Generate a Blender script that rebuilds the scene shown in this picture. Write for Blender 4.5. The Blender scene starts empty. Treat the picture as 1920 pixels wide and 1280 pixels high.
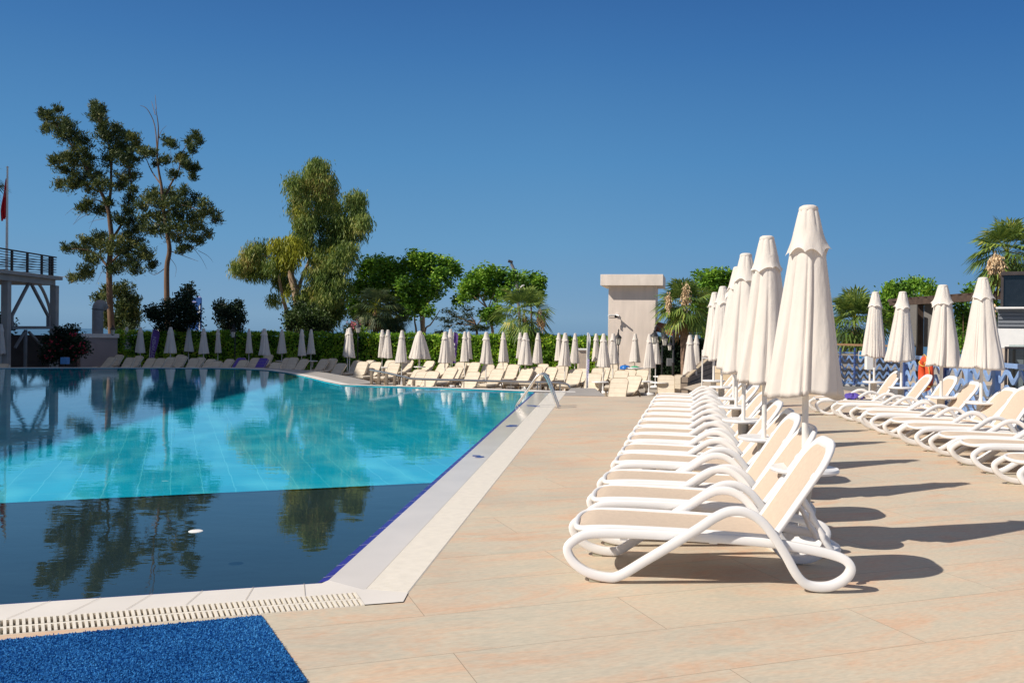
import bpy, math, random
import numpy as np
from mathutils import Vector, Matrix
from mathutils.geometry import tessellate_polygon

R = math.radians
rng = random.Random(7)
nrg = np.random.default_rng(11)
scene = bpy.context.scene
COL = scene.collection

# ---------------------------------------------------------------- camera
FPX = 1650.0
CAMZ = 1.6
ROLL, PITCH = 0.0130, 0.0085
_f = Vector((0, math.cos(PITCH), -math.sin(PITCH)))
_r0 = Vector((1, 0, 0))
_u0 = _r0.cross(_f)
CR = _r0 * math.cos(ROLL) + _u0 * math.sin(ROLL)
CU = _u0 * math.cos(ROLL) - _r0 * math.sin(ROLL)
CF = _f
CO = Vector((0, 0, CAMZ))
cam = bpy.data.cameras.new("camera")
cam.sensor_width = 36
cam.lens = FPX / 1920 * 36
cam.clip_start = 0.05
cam.clip_end = 200000
camo = bpy.data.objects.new("camera", cam)
COL.objects.link(camo)
camo.matrix_world = Matrix(((CR.x, CU.x, -CF.x, CO.x), (CR.y, CU.y, -CF.y, CO.y), (CR.z, CU.z, -CF.z, CO.z), (0, 0, 0, 1)))
scene.camera = camo


def ray(px, py):
    return CF + CR * ((px - 960) / FPX) - CU * ((py - 640) / FPX)


def at(px, py, d):
    """the world point seen at photo pixel px, py at forward distance d"""
    v = ray(px, py)
    return CO + v * (d / v.y)


def gp(px, py, z=0.0):
    """the point of the level z seen at photo pixel px, py"""
    v = ray(px, py)
    return CO + v * ((z - CAMZ) / v.z)


def yh(px):
    return 613.5 + 0.013 * px


# ---------------------------------------------------------------- materials
MATS = {}


def new_mat(name):
    m = bpy.data.materials.new(name)
    m.use_nodes = True
    nt = m.node_tree
    nt.nodes.clear()
    out = nt.nodes.new("ShaderNodeOutputMaterial")
    return m, nt, out


def N(nt, t, **kw):
    n = nt.nodes.new(t)
    for k, v in kw.items():
        setattr(n, k, v)
    return n


def ramp(nt, fac, stops):
    r = N(nt, "ShaderNodeValToRGB")
    el = r.color_ramp.elements
    while len(el) < len(stops):
        el.new(0.5)
    for e, (p, c) in zip(el, stops):
        e.position = p
        e.color = (c[0], c[1], c[2], 1)
    nt.links.new(fac, r.inputs[0])
    return r.outputs[0]


def mat(name, c, rough=0.6, var=0.12, scale=6.0, bump=0.0, bscale=60.0, metal=0.0, spec=0.4, stretch=(1, 1, 1), coat=0.0):
    m, nt, out = new_mat(name)
    p = N(nt, "ShaderNodeBsdfPrincipled")
    tc = N(nt, "ShaderNodeTexCoord")
    mp = N(nt, "ShaderNodeMapping")
    mp.inputs["Scale"].default_value = stretch
    nt.links.new(tc.outputs["Object"], mp.inputs[0])
    no = N(nt, "ShaderNodeTexNoise")
    no.inputs["Scale"].default_value = scale
    no.inputs["Detail"].default_value = 5
    nt.links.new(mp.outputs[0], no.inputs["Vector"])
    lo = tuple(max(0, x * (1 - var)) for x in c)
    hi = tuple(min(1, x * (1 + var)) for x in c)
    col = ramp(nt, no.outputs["Fac"], [(0.3, lo), (0.7, hi)])
    nt.links.new(col, p.inputs["Base Color"])
    p.inputs["Roughness"].default_value = rough
    p.inputs["Metallic"].default_value = metal
    p.inputs["Specular IOR Level"].default_value = spec
    p.inputs["Coat Weight"].default_value = coat
    if bump:
        n2 = N(nt, "ShaderNodeTexNoise")
        n2.inputs["Scale"].default_value = bscale
        n2.inputs["Detail"].default_value = 4
        nt.links.new(mp.outputs[0], n2.inputs["Vector"])
        b = N(nt, "ShaderNodeBump")
        b.inputs["Strength"].default_value = bump
        b.inputs["Distance"].default_value = 0.02
        nt.links.new(n2.outputs["Fac"], b.inputs["Height"])
        nt.links.new(b.outputs[0], p.inputs["Normal"])
    nt.links.new(p.outputs[0], out.inputs[0])
    MATS[name] = m
    return m


def leaf_mat(name, stops, trans=0.3, rough=0.5, clump=0.6):
    m, nt, out = new_mat(name)
    g = N(nt, "ShaderNodeNewGeometry")
    no = N(nt, "ShaderNodeTexNoise")
    no.inputs["Scale"].default_value = clump
    no.inputs["Detail"].default_value = 2
    tc = N(nt, "ShaderNodeTexCoord")
    nt.links.new(tc.outputs["Object"], no.inputs["Vector"])
    mx = N(nt, "ShaderNodeMath", operation="MULTIPLY_ADD")
    nt.links.new(g.outputs["Random Per Island"], mx.inputs[0])
    mx.inputs[1].default_value = 0.55
    ad = N(nt, "ShaderNodeMath", operation="MULTIPLY_ADD")
    nt.links.new(no.outputs["Fac"], ad.inputs[0])
    ad.inputs[1].default_value = 1.5
    ad.inputs[2].default_value = -0.52
    nt.links.new(ad.outputs[0], mx.inputs[2])
    col = ramp(nt, mx.outputs[0], stops)
    d = N(nt, "ShaderNodeBsdfPrincipled")
    d.inputs["Roughness"].default_value = rough
    d.inputs["Specular IOR Level"].default_value = 0.25
    nt.links.new(col, d.inputs["Base Color"])
    t = N(nt, "ShaderNodeBsdfTranslucent")
    nt.links.new(col, t.inputs[0])
    ms = N(nt, "ShaderNodeMixShader")
    ms.inputs[0].default_value = trans
    nt.links.new(d.outputs[0], ms.inputs[1])
    nt.links.new(t.outputs[0], ms.inputs[2])
    nt.links.new(ms.outputs[0], out.inputs[0])
    return m


M_PLASTIC = mat("white_resin", (0.84, 0.82, 0.80), rough=0.32, var=0.03, scale=3, spec=0.45)
M_SLING = mat("beige_mesh_fabric", (0.62, 0.50, 0.39), rough=0.85, var=0.05, scale=30, bump=0.25, bscale=500)
M_PAD = mat("foot_rubber", (0.42, 0.40, 0.30), rough=0.7)
M_POLE = mat("white_painted_metal", (0.78, 0.75, 0.70), rough=0.4, var=0.05)
M_CREAM = mat("cream_cushion", (0.68, 0.59, 0.465), rough=0.9, var=0.07, scale=5, bump=0.3, bscale=14)
M_PIPE = mat("tan_piping", (0.50, 0.40, 0.28), rough=0.9, var=0.1)
M_PURPLE = mat("purple_cushion", (0.12, 0.08, 0.42), rough=0.9, var=0.1)
M_WICKER = mat("tan_wicker", (0.34, 0.26, 0.18), rough=0.8, var=0.25, scale=40)
M_STEEL = mat("polished_steel", (0.80, 0.74, 0.66), rough=0.30, var=0.05, metal=1.0)
M_COPING = mat("white_coping_tile", (0.76, 0.71, 0.65), rough=0.5, var=0.05, scale=2.0, bump=0.03, bscale=8, spec=0.5)
M_WET = mat("wet_coping_tile", (0.72, 0.66, 0.59), rough=0.14, var=0.05, scale=2.0, bump=0.02, bscale=3, spec=0.3)
M_GRATE = mat("cream_grate_plastic", (0.80, 0.74, 0.64), rough=0.5, var=0.05, scale=12)
M_TRENCH = mat("grate_channel", (0.30, 0.26, 0.21), rough=0.8, var=0.2)
M_TOWER = mat("pink_render", (0.80, 0.69, 0.60), rough=0.9, var=0.10, scale=1.6, bump=0.15, bscale=25, stretch=(1.6, 1.6, 0.35))
M_CAPST = mat("pale_cap_render", (0.82, 0.72, 0.63), rough=0.9, var=0.10, scale=2.2, stretch=(1.4, 1.4, 0.5))
M_DARKMET = mat("black_lamp_iron", (0.025, 0.025, 0.028), rough=0.5, var=0.2)
M_GLASSW = mat("frosted_lamp_glass", (0.72, 0.68, 0.58), rough=0.25, var=0.08)
M_CONC = mat("grey_concrete", (0.40, 0.37, 0.34), rough=0.85, var=0.12, scale=1.5, bump=0.2, bscale=20)
M_GREYSTEEL = mat("grey_painted_steel", (0.26, 0.25, 0.25), rough=0.6, var=0.1)
M_RAILBROWN = mat("dark_brown_rail", (0.055, 0.045, 0.045), rough=0.5, var=0.15)
M_RED = mat("red_flag_cloth", (0.62, 0.015, 0.02), rough=0.8, var=0.12, scale=8)
M_WHITE = mat("plain_white", (0.80, 0.79, 0.77), rough=0.6, var=0.03)
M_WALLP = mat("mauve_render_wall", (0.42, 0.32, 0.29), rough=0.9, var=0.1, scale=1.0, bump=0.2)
M_DARKWALL = mat("dark_brown_wall", (0.10, 0.075, 0.065), rough=0.9, var=0.2, scale=2.0)  # one even dark brown
M_BARK = mat("brown_bark", (0.16, 0.10, 0.065), rough=0.95, var=0.35, scale=3, bump=0.6, bscale=9, stretch=(1, 1, 0.3))
M_BARKL = mat("pale_bark", (0.42, 0.30, 0.20), rough=0.9, var=0.3, scale=2, bump=0.4, bscale=8, stretch=(1, 1, 0.3))
M_PALMT = mat("palm_trunk_bark", (0.26, 0.17, 0.12), rough=0.95, var=0.35, scale=6, bump=0.8, bscale=12)
M_DEADF = mat("dry_frond", (0.30, 0.19, 0.09), rough=0.9, var=0.3, scale=4)
M_BLOSSOM = mat("cream_palm_blossom", (0.68, 0.50, 0.30), rough=0.9, var=0.2, scale=10)
M_BLUEBOARD = mat("blue_hoarding", (0.025, 0.10, 0.32), rough=0.6, var=0.15, scale=1.0)
M_FLAGP = mat("purple_banner_cloth", (0.15, 0.07, 0.30), rough=0.75, var=0.12, scale=4)
M_FLAGW = mat("white_banner_cloth", (0.78, 0.76, 0.78), rough=0.75, var=0.05)
M_LILAC = mat("lilac_print", (0.55, 0.50, 0.72), rough=0.8, var=0.05)
M_FENCEB = mat("blue_fence_paint", (0.24, 0.38, 0.66), rough=0.5, var=0.18, scale=3)
M_FENCED = mat("navy_fence_post", (0.045, 0.08, 0.22), rough=0.45, var=0.4, scale=9)
M_WOOD = mat("orange_wood_rail", (0.50, 0.29, 0.15), rough=0.7, var=0.2, scale=5, stretch=(0.2, 1, 1))
M_BUOY = mat("orange_lifebuoy", (0.78, 0.10, 0.03), rough=0.55, var=0.08)
M_YELLOW = mat("yellow_rope", (0.75, 0.52, 0.12), rough=0.8)
M_TILEDARK = mat("dark_roof_tile", (0.28, 0.11, 0.06), rough=0.8, var=0.3, scale=5)
M_PERG = mat("dark_pergola_timber", (0.09, 0.06, 0.045), rough=0.7, var=0.3, scale=4)
M_SCREEN = mat("grey_blind", (0.17, 0.16, 0.15), rough=0.8, var=0.12, stretch=(1, 1, 12), scale=5)
M_DARKGLASS = mat("dark_glass", (0.012, 0.015, 0.02), rough=0.06, var=0.2, spec=0.6)
M_SLATG = mat("grey_slats", (0.20, 0.215, 0.24), rough=0.6, var=0.12, stretch=(0.1, 0.1, 6), scale=4)
M_TOWEL = mat("purple_towel", (0.10, 0.07, 0.34), rough=0.95, var=0.25, scale=20)
M_BLUEPL = mat("blue_plastic", (0.01, 0.16, 0.55), rough=0.4, var=0.08)
M_GREENPL = mat("green_plastic", (0.02, 0.42, 0.20), rough=0.4, var=0.08)
M_BLACK = mat("black_plastic", (0.01, 0.01, 0.01), rough=0.5)
M_PLANTER = mat("sand_block_wall", (0.60, 0.48, 0.33), rough=0.9, var=0.12, scale=3, bump=0.2)
M_BEIGE = mat("beige_bar_front", (0.60, 0.50, 0.41), rough=0.8, var=0.06)
M_GREYBOX = mat("grey_cabinet", (0.16, 0.16, 0.16), rough=0.6)
M_HOTEL = mat("hotel_render", (0.78, 0.72, 0.66), rough=0.9, var=0.05, scale=0.5)
M_PINKFL = mat("pink_blossom", (0.55, 0.16, 0.20), rough=0.8, var=0.3, scale=8)
M_REDFL = mat("crimson_blossom", (0.35, 0.02, 0.04), rough=0.8, var=0.3)
M_SIGNBLUE = mat("sign_blue", (0.03, 0.30, 0.62), rough=0.5)
M_ORANGEPR = mat("orange_print", (0.75, 0.36, 0.10), rough=0.6)
M_REDPR = mat("red_print", (0.55, 0.04, 0.08), rough=0.6)
M_MARK = mat("blue_depth_mark", (0.05, 0.09, 0.30), rough=0.3, var=0.2)

L_PINE = leaf_mat("pine_needles", [(0.0, (0.017, 0.030, 0.017)), (0.4, (0.055, 0.091, 0.030)), (0.75, (0.152, 0.179, 0.047)), (1.0, (0.289, 0.248, 0.068))], 0.22)
L_EUC = leaf_mat("gum_leaves", [(0.0, (0.050, 0.092, 0.026)), (0.35, (0.143, 0.227, 0.050)), (0.7, (0.319, 0.378, 0.084)), (1.0, (0.554, 0.437, 0.151))], 0.35, clump=0.45)
L_EUCY = leaf_mat("yellow_gum_leaves", [(0.0, (0.115, 0.149, 0.023)), (0.5, (0.345, 0.368, 0.034)), (1.0, (0.575, 0.529, 0.069))], 0.35)
L_FIC = leaf_mat("broad_leaves", [(0.0, (0.026, 0.063, 0.011)), (0.35, (0.090, 0.209, 0.021)), (0.7, (0.224, 0.419, 0.038)), (1.0, (0.419, 0.568, 0.067))], 0.3, clump=0.7)
L_DARK = leaf_mat("dark_leaves", [(0.0, (0.006, 0.012, 0.008)), (0.5, (0.016, 0.034, 0.016)), (1.0, (0.04, 0.07, 0.03))], 0.2)
L_SHRUB = leaf_mat("shrub_leaves", [(0.0, (0.012, 0.022, 0.008)), (0.5, (0.04, 0.075, 0.018)), (1.0, (0.13, 0.19, 0.04))], 0.25)
L_FEATH = leaf_mat("feathery_leaves", [(0.0, (0.014, 0.024, 0.010)), (0.5, (0.036, 0.060, 0.019)), (0.85, (0.084, 0.102, 0.030)), (1.0, (0.192, 0.084, 0.036))], 0.3)
L_HEDGE = leaf_mat("hedge_leaves", [(0.0, (0.036, 0.080, 0.013)), (0.35, (0.135, 0.292, 0.027)), (0.65, (0.338, 0.562, 0.050)), (1.0, (0.720, 0.750, 0.090))], 0.3, clump=1.0)
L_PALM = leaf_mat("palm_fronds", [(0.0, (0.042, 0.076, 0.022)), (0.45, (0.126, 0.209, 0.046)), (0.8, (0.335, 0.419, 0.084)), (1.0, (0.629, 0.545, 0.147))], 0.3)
L_PALMD = leaf_mat("shaded_palm_fronds", [(0.0, (0.021, 0.038, 0.017)), (0.5, (0.051, 0.085, 0.034)), (1.0, (0.169, 0.186, 0.060))], 0.25)  # darker copy of the palm fronds, shade put into the colour


def canvas_mat(name, c, tint=None):
    m, nt, out = new_mat(name)
    tc = N(nt, "ShaderNodeTexCoord")
    p = N(nt, "ShaderNodeBsdfPrincipled")
    p.inputs["Roughness"].default_value = 0.9
    p.inputs["Specular IOR Level"].default_value = 0.15
    no = N(nt, "ShaderNodeTexNoise")
    no.inputs["Scale"].default_value = 3.0
    no.inputs["Detail"].default_value = 6
    mp = N(nt, "ShaderNodeMapping")
    mp.inputs["Scale"].default_value = (1.5, 1.5, 0.5)
    nt.links.new(tc.outputs["Object"], mp.inputs[0])
    nt.links.new(mp.outputs[0], no.inputs["Vector"])
    col = ramp(nt, no.outputs["Fac"], [(0.3, tuple(x * 0.92 for x in c)), (0.65, c)])
    nt.links.new(col, p.inputs["Base Color"])
    n2 = N(nt, "ShaderNodeTexNoise")
    n2.inputs["Scale"].default_value = 9.0
    n2.inputs["Detail"].default_value = 3
    nt.links.new(mp.outputs[0], n2.inputs["Vector"])
    b = N(nt, "ShaderNodeBump")
    b.inputs["Strength"].default_value = 0.35
    b.inputs["Distance"].default_value = 0.03
    nt.links.new(n2.outputs["Fac"], b.inputs["Height"])
    nt.links.new(b.outputs[0], p.inputs["Normal"])
    t = N(nt, "ShaderNodeBsdfTranslucent")
    nt.links.new(col, t.inputs[0])
    ms = N(nt, "ShaderNodeMixShader")
    ms.inputs[0].default_value = 0.2
    nt.links.new(p.outputs[0], ms.inputs[1])
    nt.links.new(t.outputs[0], ms.inputs[2])
    nt.links.new(ms.outputs[0], out.inputs[0])
    return m


M_CANVAS = canvas_mat("cream_canvas", (0.88, 0.815, 0.745))


def deck_mat():
    m, nt, out = new_mat("sandstone_deck_tile")
    tc = N(nt, "ShaderNodeTexCoord")
    mp = N(nt, "ShaderNodeMapping")
    mp.inputs["Rotation"].default_value = (0, 0, R(-19.5))
    nt.links.new(tc.outputs["Object"], mp.inputs[0])
    br = N(nt, "ShaderNodeTexBrick")
    br.offset = 0.5
    br.inputs["Scale"].default_value = 1.0
    br.inputs["Brick Width"].default_value = 2.42
    br.inputs["Row Height"].default_value = 0.605
    br.inputs["Mortar Size"].default_value = 0.0022
    br.inputs["Mortar Smooth"].default_value = 0.2
    br.inputs["Color1"].default_value = (0.0, 0.0, 0.0, 1)
    br.inputs["Color2"].default_value = (1.0, 1.0, 1.0, 1)
    br.inputs["Mortar"].default_value = (0.5, 0.5, 0.5, 1)
    nt.links.new(mp.outputs[0], br.inputs["Vector"])
    # long veins running with the tile, shifted per tile so that no two tiles match
    sh = N(nt, "ShaderNodeVectorMath", operation="MULTIPLY_ADD")
    nt.links.new(br.outputs["Color"], sh.inputs[0])
    sh.inputs[1].default_value = (9.0, 5.0, 3.0)
    nt.links.new(mp.outputs[0], sh.inputs[2])
    mp2 = N(nt, "ShaderNodeMapping")
    mp2.inputs["Scale"].default_value = (0.95, 3.0, 1)
    nt.links.new(sh.outputs[0], mp2.inputs[0])
    n1 = N(nt, "ShaderNodeTexNoise")
    n1.inputs["Scale"].default_value = 1.0
    n1.inputs["Detail"].default_value = 9
    n1.inputs["Roughness"].default_value = 0.78
    n1.inputs["Distortion"].default_value = 0.8
    nt.links.new(mp2.outputs[0], n1.inputs["Vector"])
    c1 = ramp(nt, n1.outputs["Fac"], [(0.34, (0.525, 0.485, 0.385)), (0.46, (0.585, 0.51, 0.395)), (0.53, (0.61, 0.49, 0.365)), (0.60, (0.635, 0.455, 0.32)), (0.70, (0.62, 0.40, 0.265))])
    n2 = N(nt, "ShaderNodeTexNoise")
    n2.inputs["Scale"].default_value = 22
    n2.inputs["Detail"].default_value = 6
    nt.links.new(mp2.outputs[0], n2.inputs["Vector"])
    sp = ramp(nt, n2.outputs["Fac"], [(0.3, (0.90, 0.90, 0.90)), (0.7, (1.07, 1.07, 1.07))])
    mu = N(nt, "ShaderNodeMixRGB", blend_type="MULTIPLY")
    mu.inputs[0].default_value = 1
    nt.links.new(c1, mu.inputs[1])
    nt.links.new(sp, mu.inputs[2])
    # tile-to-tile tone and wear patches
    bt = ramp(nt, br.outputs["Color"], [(0.0, (0.975, 0.98, 0.985)), (1.0, (1.03, 1.01, 0.99))])
    mu2 = N(nt, "ShaderNodeMixRGB", blend_type="MULTIPLY")
    mu2.inputs[0].default_value = 1
    nt.links.new(mu.outputs[0], mu2.inputs[1])
    nt.links.new(bt, mu2.inputs[2])
    n3 = N(nt, "ShaderNodeTexNoise")
    n3.inputs["Scale"].default_value = 0.5
    n3.inputs["Detail"].default_value = 4
    nt.links.new(tc.outputs["Object"], n3.inputs["Vector"])
    w = ramp(nt, n3.outputs["Fac"], [(0.32, (0.88, 0.88, 0.90)), (0.5, (1.0, 1.0, 1.0)), (0.68, (1.05, 1.035, 1.02))])
    mu3 = N(nt, "ShaderNodeMixRGB", blend_type="MULTIPLY")
    mu3.inputs[0].default_value = 1
    nt.links.new(mu2.outputs[0], mu3.inputs[1])
    nt.links.new(w, mu3.inputs[2])
    jm = N(nt, "ShaderNodeMixRGB")
    jm.inputs[2].default_value = (0.22, 0.16, 0.11, 1)
    jf = N(nt, "ShaderNodeMath", operation="MULTIPLY")
    nt.links.new(br.outputs["Fac"], jf.inputs[0])
    jf.inputs[1].default_value = 0.75
    nt.links.new(jf.outputs[0], jm.inputs[0])
    nt.links.new(mu3.outputs[0], jm.inputs[1])
    p = N(nt, "ShaderNodeBsdfPrincipled")
    nt.links.new(jm.outputs[0], p.inputs["Base Color"])
    p.inputs["Roughness"].default_value = 0.62
    p.inputs["Specular IOR Level"].default_value = 0.3
    b = N(nt, "ShaderNodeBump")
    b.inputs["Strength"].default_value = 0.12
    b.inputs["Distance"].default_value = 0.01
    nt.links.new(n2.outputs["Fac"], b.inputs["Height"])
    nt.links.new(b.outputs[0], p.inputs["Normal"])
    nt.links.new(p.outputs[0], out.inputs[0])
    return m


def stone_mat(name, c, bw, rh, mortar=(0.1, 0.08, 0.07), ms=0.012, bump=0.8):
    m, nt, out = new_mat(name)
    tc = N(nt, "ShaderNodeTexCoord")
    br = N(nt, "ShaderNodeTexBrick")
    br.inputs["Scale"].default_value = 1.0
    br.inputs["Brick Width"].default_value = bw
    br.inputs["Row Height"].default_value = rh
    br.inputs["Mortar Size"].default_value = ms
    br.inputs["Color1"].default_value = (*[x * 0.8 for x in c], 1)
    br.inputs["Color2"].default_value = (*[min(1, x * 1.15) for x in c], 1)
    br.inputs["Mortar"].default_value = (*mortar, 1)
    nt.links.new(tc.outputs["UV"], br.inputs["Vector"])
    p = N(nt, "ShaderNodeBsdfPrincipled")
    p.inputs["Roughness"].default_value = 0.9
    nt.links.new(br.outputs["Color"], p.inputs["Base Color"])
    b = N(nt, "ShaderNodeBump")
    b.inputs["Strength"].default_value = bump
    b.inputs["Distance"].default_value = 0.03
    nt.links.new(br.outputs["Color"], b.inputs["Height"])
    nt.links.new(b.outputs[0], p.inputs["Normal"])
    nt.links.new(p.outputs[0], out.inputs[0])
    return m


def floor_mat(name, base, light, seam_caustic, dark=False):
    m, nt, out = new_mat(name)
    tc = N(nt, "ShaderNodeTexCoord")
    mp = N(nt, "ShaderNodeMapping")
    mp.inputs["Rotation"].default_value = (0, 0, R(-21))
    nt.links.new(tc.outputs["Object"], mp.inputs[0])
    wob = N(nt, "ShaderNodeTexNoise")
    wob.inputs["Scale"].default_value = 3.0
    nt.links.new(tc.outputs["Object"], wob.inputs["Vector"])
    wv = N(nt, "ShaderNodeVectorMath", operation="MULTIPLY_ADD")
    nt.links.new(wob.outputs["Color"], wv.inputs[0])
    wv.inputs[1].default_value = (0.05, 0.05, 0)
    nt.links.new(mp.outputs[0], wv.inputs[2])
    br = N(nt, "ShaderNodeTexBrick")
    br.offset = 0.0
    br.inputs["Scale"].default_value = 1.0
    br.inputs["Brick Width"].default_value = 0.36
    br.inputs["Row Height"].default_value = 0.8
    br.inputs["Mortar Size"].default_value = 0.008
    br.inputs["Mortar Smooth"].default_value = 0.6
    nt.links.new(wv.outputs[0], br.inputs["Vector"])
    n1 = N(nt, "ShaderNodeTexNoise")
    n1.inputs["Scale"].default_value = 0.8
    n1.inputs["Detail"].default_value = 6
    nt.links.new(tc.outputs["Object"], n1.inputs["Vector"])
    c = ramp(nt, n1.outputs["Fac"], [(0.3, base), (0.7, light)])
    vo = N(nt, "ShaderNodeTexVoronoi", feature="SMOOTH_F1")  # caustic net of light, painted into the floor colour
    vo.inputs["Scale"].default_value = 2.4
    mp3 = N(nt, "ShaderNodeMapping")
    mp3.inputs["Scale"].default_value = (1.0, 0.55, 1)
    nt.links.new(wv.outputs[0], mp3.inputs[0])
    nt.links.new(mp3.outputs[0], vo.inputs["Vector"])
    vf = ramp(nt, vo.outputs["Distance"], [(0.42, (0, 0, 0)), (0.85, (0.75, 0.75, 0.75))])
    mxc = N(nt, "ShaderNodeMixRGB")
    mxc.inputs[2].default_value = (*seam_caustic, 1)
    nt.links.new(vf, mxc.inputs[0])
    nt.links.new(c, mxc.inputs[1])
    mj = N(nt, "ShaderNodeMixRGB")
    mj.inputs[2].default_value = (*seam_caustic, 1)
    jf = N(nt, "ShaderNodeMath", operation="MULTIPLY")
    nt.links.new(br.outputs["Fac"], jf.inputs[0])
    jf.inputs[1].default_value = 0.6
    nt.links.new(jf.outputs[0], mj.inputs[0])
    nt.links.new(mxc.outputs[0], mj.inputs[1])
    p = N(nt, "ShaderNodeBsdfPrincipled")
    p.inputs["Roughness"].default_value = 0.8
    p.inputs["Specular IOR Level"].default_value = 0.0
    nt.links.new((c if dark else mj.outputs[0]), p.inputs["Base Color"])
    nt.links.new(p.outputs[0], out.inputs[0])
    return m


def water_mat():
    m, nt, out = new_mat("pool_water")
    tc = N(nt, "ShaderNodeTexCoord")
    mp = N(nt, "ShaderNodeMapping")
    mp.inputs["Scale"].default_value = (1.0, 1.6, 1)
    nt.links.new(tc.outputs["Object"], mp.inputs[0])
    n1 = N(nt, "ShaderNodeTexNoise")
    n1.inputs["Scale"].default_value = 2.2
    n1.inputs["Detail"].default_value = 3
    n1.inputs["Roughness"].default_value = 0.5
    nt.links.new(mp.outputs[0], n1.inputs["Vector"])
    n2 = N(nt, "ShaderNodeTexNoise")
    n2.inputs["Scale"].default_value = 9
    n2.inputs["Detail"].default_value = 2
    nt.links.new(mp.outputs[0], n2.inputs["Vector"])
    ad = N(nt, "ShaderNodeMath", operation="MULTIPLY_ADD")
    nt.links.new(n2.outputs["Fac"], ad.inputs[0])
    ad.inputs[1].default_value = 0.16
    nt.links.new(n1.outputs["Fac"], ad.inputs[2])
    b = N(nt, "ShaderNodeBump")
    b.inputs["Strength"].default_value = 1.0
    b.inputs["Distance"].default_value = 0.0015
    nt.links.new(ad.outputs[0], b.inputs["Height"])
    fr = N(nt, "ShaderNodeFresnel")
    # the same air-to-water reflectance for light that crosses the surface either way
    ge = N(nt, "ShaderNodeNewGeometry")
    io = N(nt, "ShaderNodeMapRange")
    nt.links.new(ge.outputs["Backfacing"], io.inputs[0])
    io.inputs["To Min"].default_value = 1.42
    io.inputs["To Max"].default_value = 1 / 1.42
    nt.links.new(io.outputs[0], fr.inputs["IOR"])
    nt.links.new(b.outputs[0], fr.inputs["Normal"])
    tr = N(nt, "ShaderNodeBsdfTransparent")
    tr.inputs[0].default_value = (0.72, 0.93, 0.97, 1)
    gl = N(nt, "ShaderNodeBsdfGlossy")
    gl.inputs["Roughness"].default_value = 0.0
    gl.inputs["Color"].default_value = (1.2, 1.2, 1.17, 1)
    nt.links.new(b.outputs[0], gl.inputs["Normal"])
    ms = N(nt, "ShaderNodeMixShader")
    nt.links.new(fr.outputs[0], ms.inputs[0])
    nt.links.new(tr.outputs[0], ms.inputs[1])
    nt.links.new(gl.outputs[0], ms.inputs[2])
    nt.links.new(ms.outputs[0], out.inputs[0])
    return m


def glass_mat():
    m, nt, out = new_mat("clear_glass")
    fr = N(nt, "ShaderNodeFresnel")
    fr.inputs["IOR"].default_value = 1.45
    tr = N(nt, "ShaderNodeBsdfTransparent")
    tr.inputs[0].default_value = (0.80, 0.86, 0.85, 1)
    gl = N(nt, "ShaderNodeBsdfGlossy")
    gl.inputs["Roughness"].default_value = 0.02
    ms = N(nt, "ShaderNodeMixShader")
    nt.links.new(fr.outputs[0], ms.inputs[0])
    nt.links.new(tr.outputs[0], ms.inputs[1])
    nt.links.new(gl.outputs[0], ms.inputs[2])
    nt.links.new(ms.outputs[0], out.inputs[0])
    return m


M_DECK = deck_mat()
M_GREYDECK = mat("grey_stone_path", (0.36, 0.33, 0.30), rough=0.7, var=0.12, scale=1.5, bump=0.15, bscale=30)
M_TERRACE = mat("terrace_paving", (0.40, 0.35, 0.29), rough=0.85, var=0.15, scale=0.8, bump=0.1, bscale=20)
M_YARD = mat("grey_yard_asphalt", (0.20, 0.19, 0.18), rough=0.9, var=0.15, scale=2, bump=0.2, bscale=40)
M_FLOOR = floor_mat("turquoise_pool_tile", (0.006, 0.40, 0.54), (0.014, 0.52, 0.66), (0.20, 0.76, 0.80))
M_FLOORD = floor_mat("dark_pool_floor", (0.030, 0.034, 0.036), (0.042, 0.046, 0.048), (0.02, 0.03, 0.05), dark=True)
M_TRIM = mat("violet_blue_edge_tile", (0.035, 0.030, 0.27), rough=0.25, var=0.12, scale=4)
M_WATER = water_mat()
M_GLASS = glass_mat()
M_SEA = mat("sea_water", (0.062, 0.15, 0.25), rough=0.5, var=0.12, scale=0.02, spec=0.25, stretch=(0.15, 1, 1))
M_STONEW = stone_mat("rough_stone_block", (0.33, 0.26, 0.20), 0.55, 0.22, mortar=(0.07, 0.055, 0.045), ms=0.02)
M_SANDB = stone_mat("sand_block", (0.62, 0.50, 0.34), 0.6, 0.24, mortar=(0.16, 0.12, 0.08), ms=0.008, bump=0.2)
M_CARPET = mat("blue_carpet", (0.014, 0.11, 0.33), rough=0.95, var=0.35, scale=60, bump=0.6, bscale=160, spec=0.1)


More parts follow.
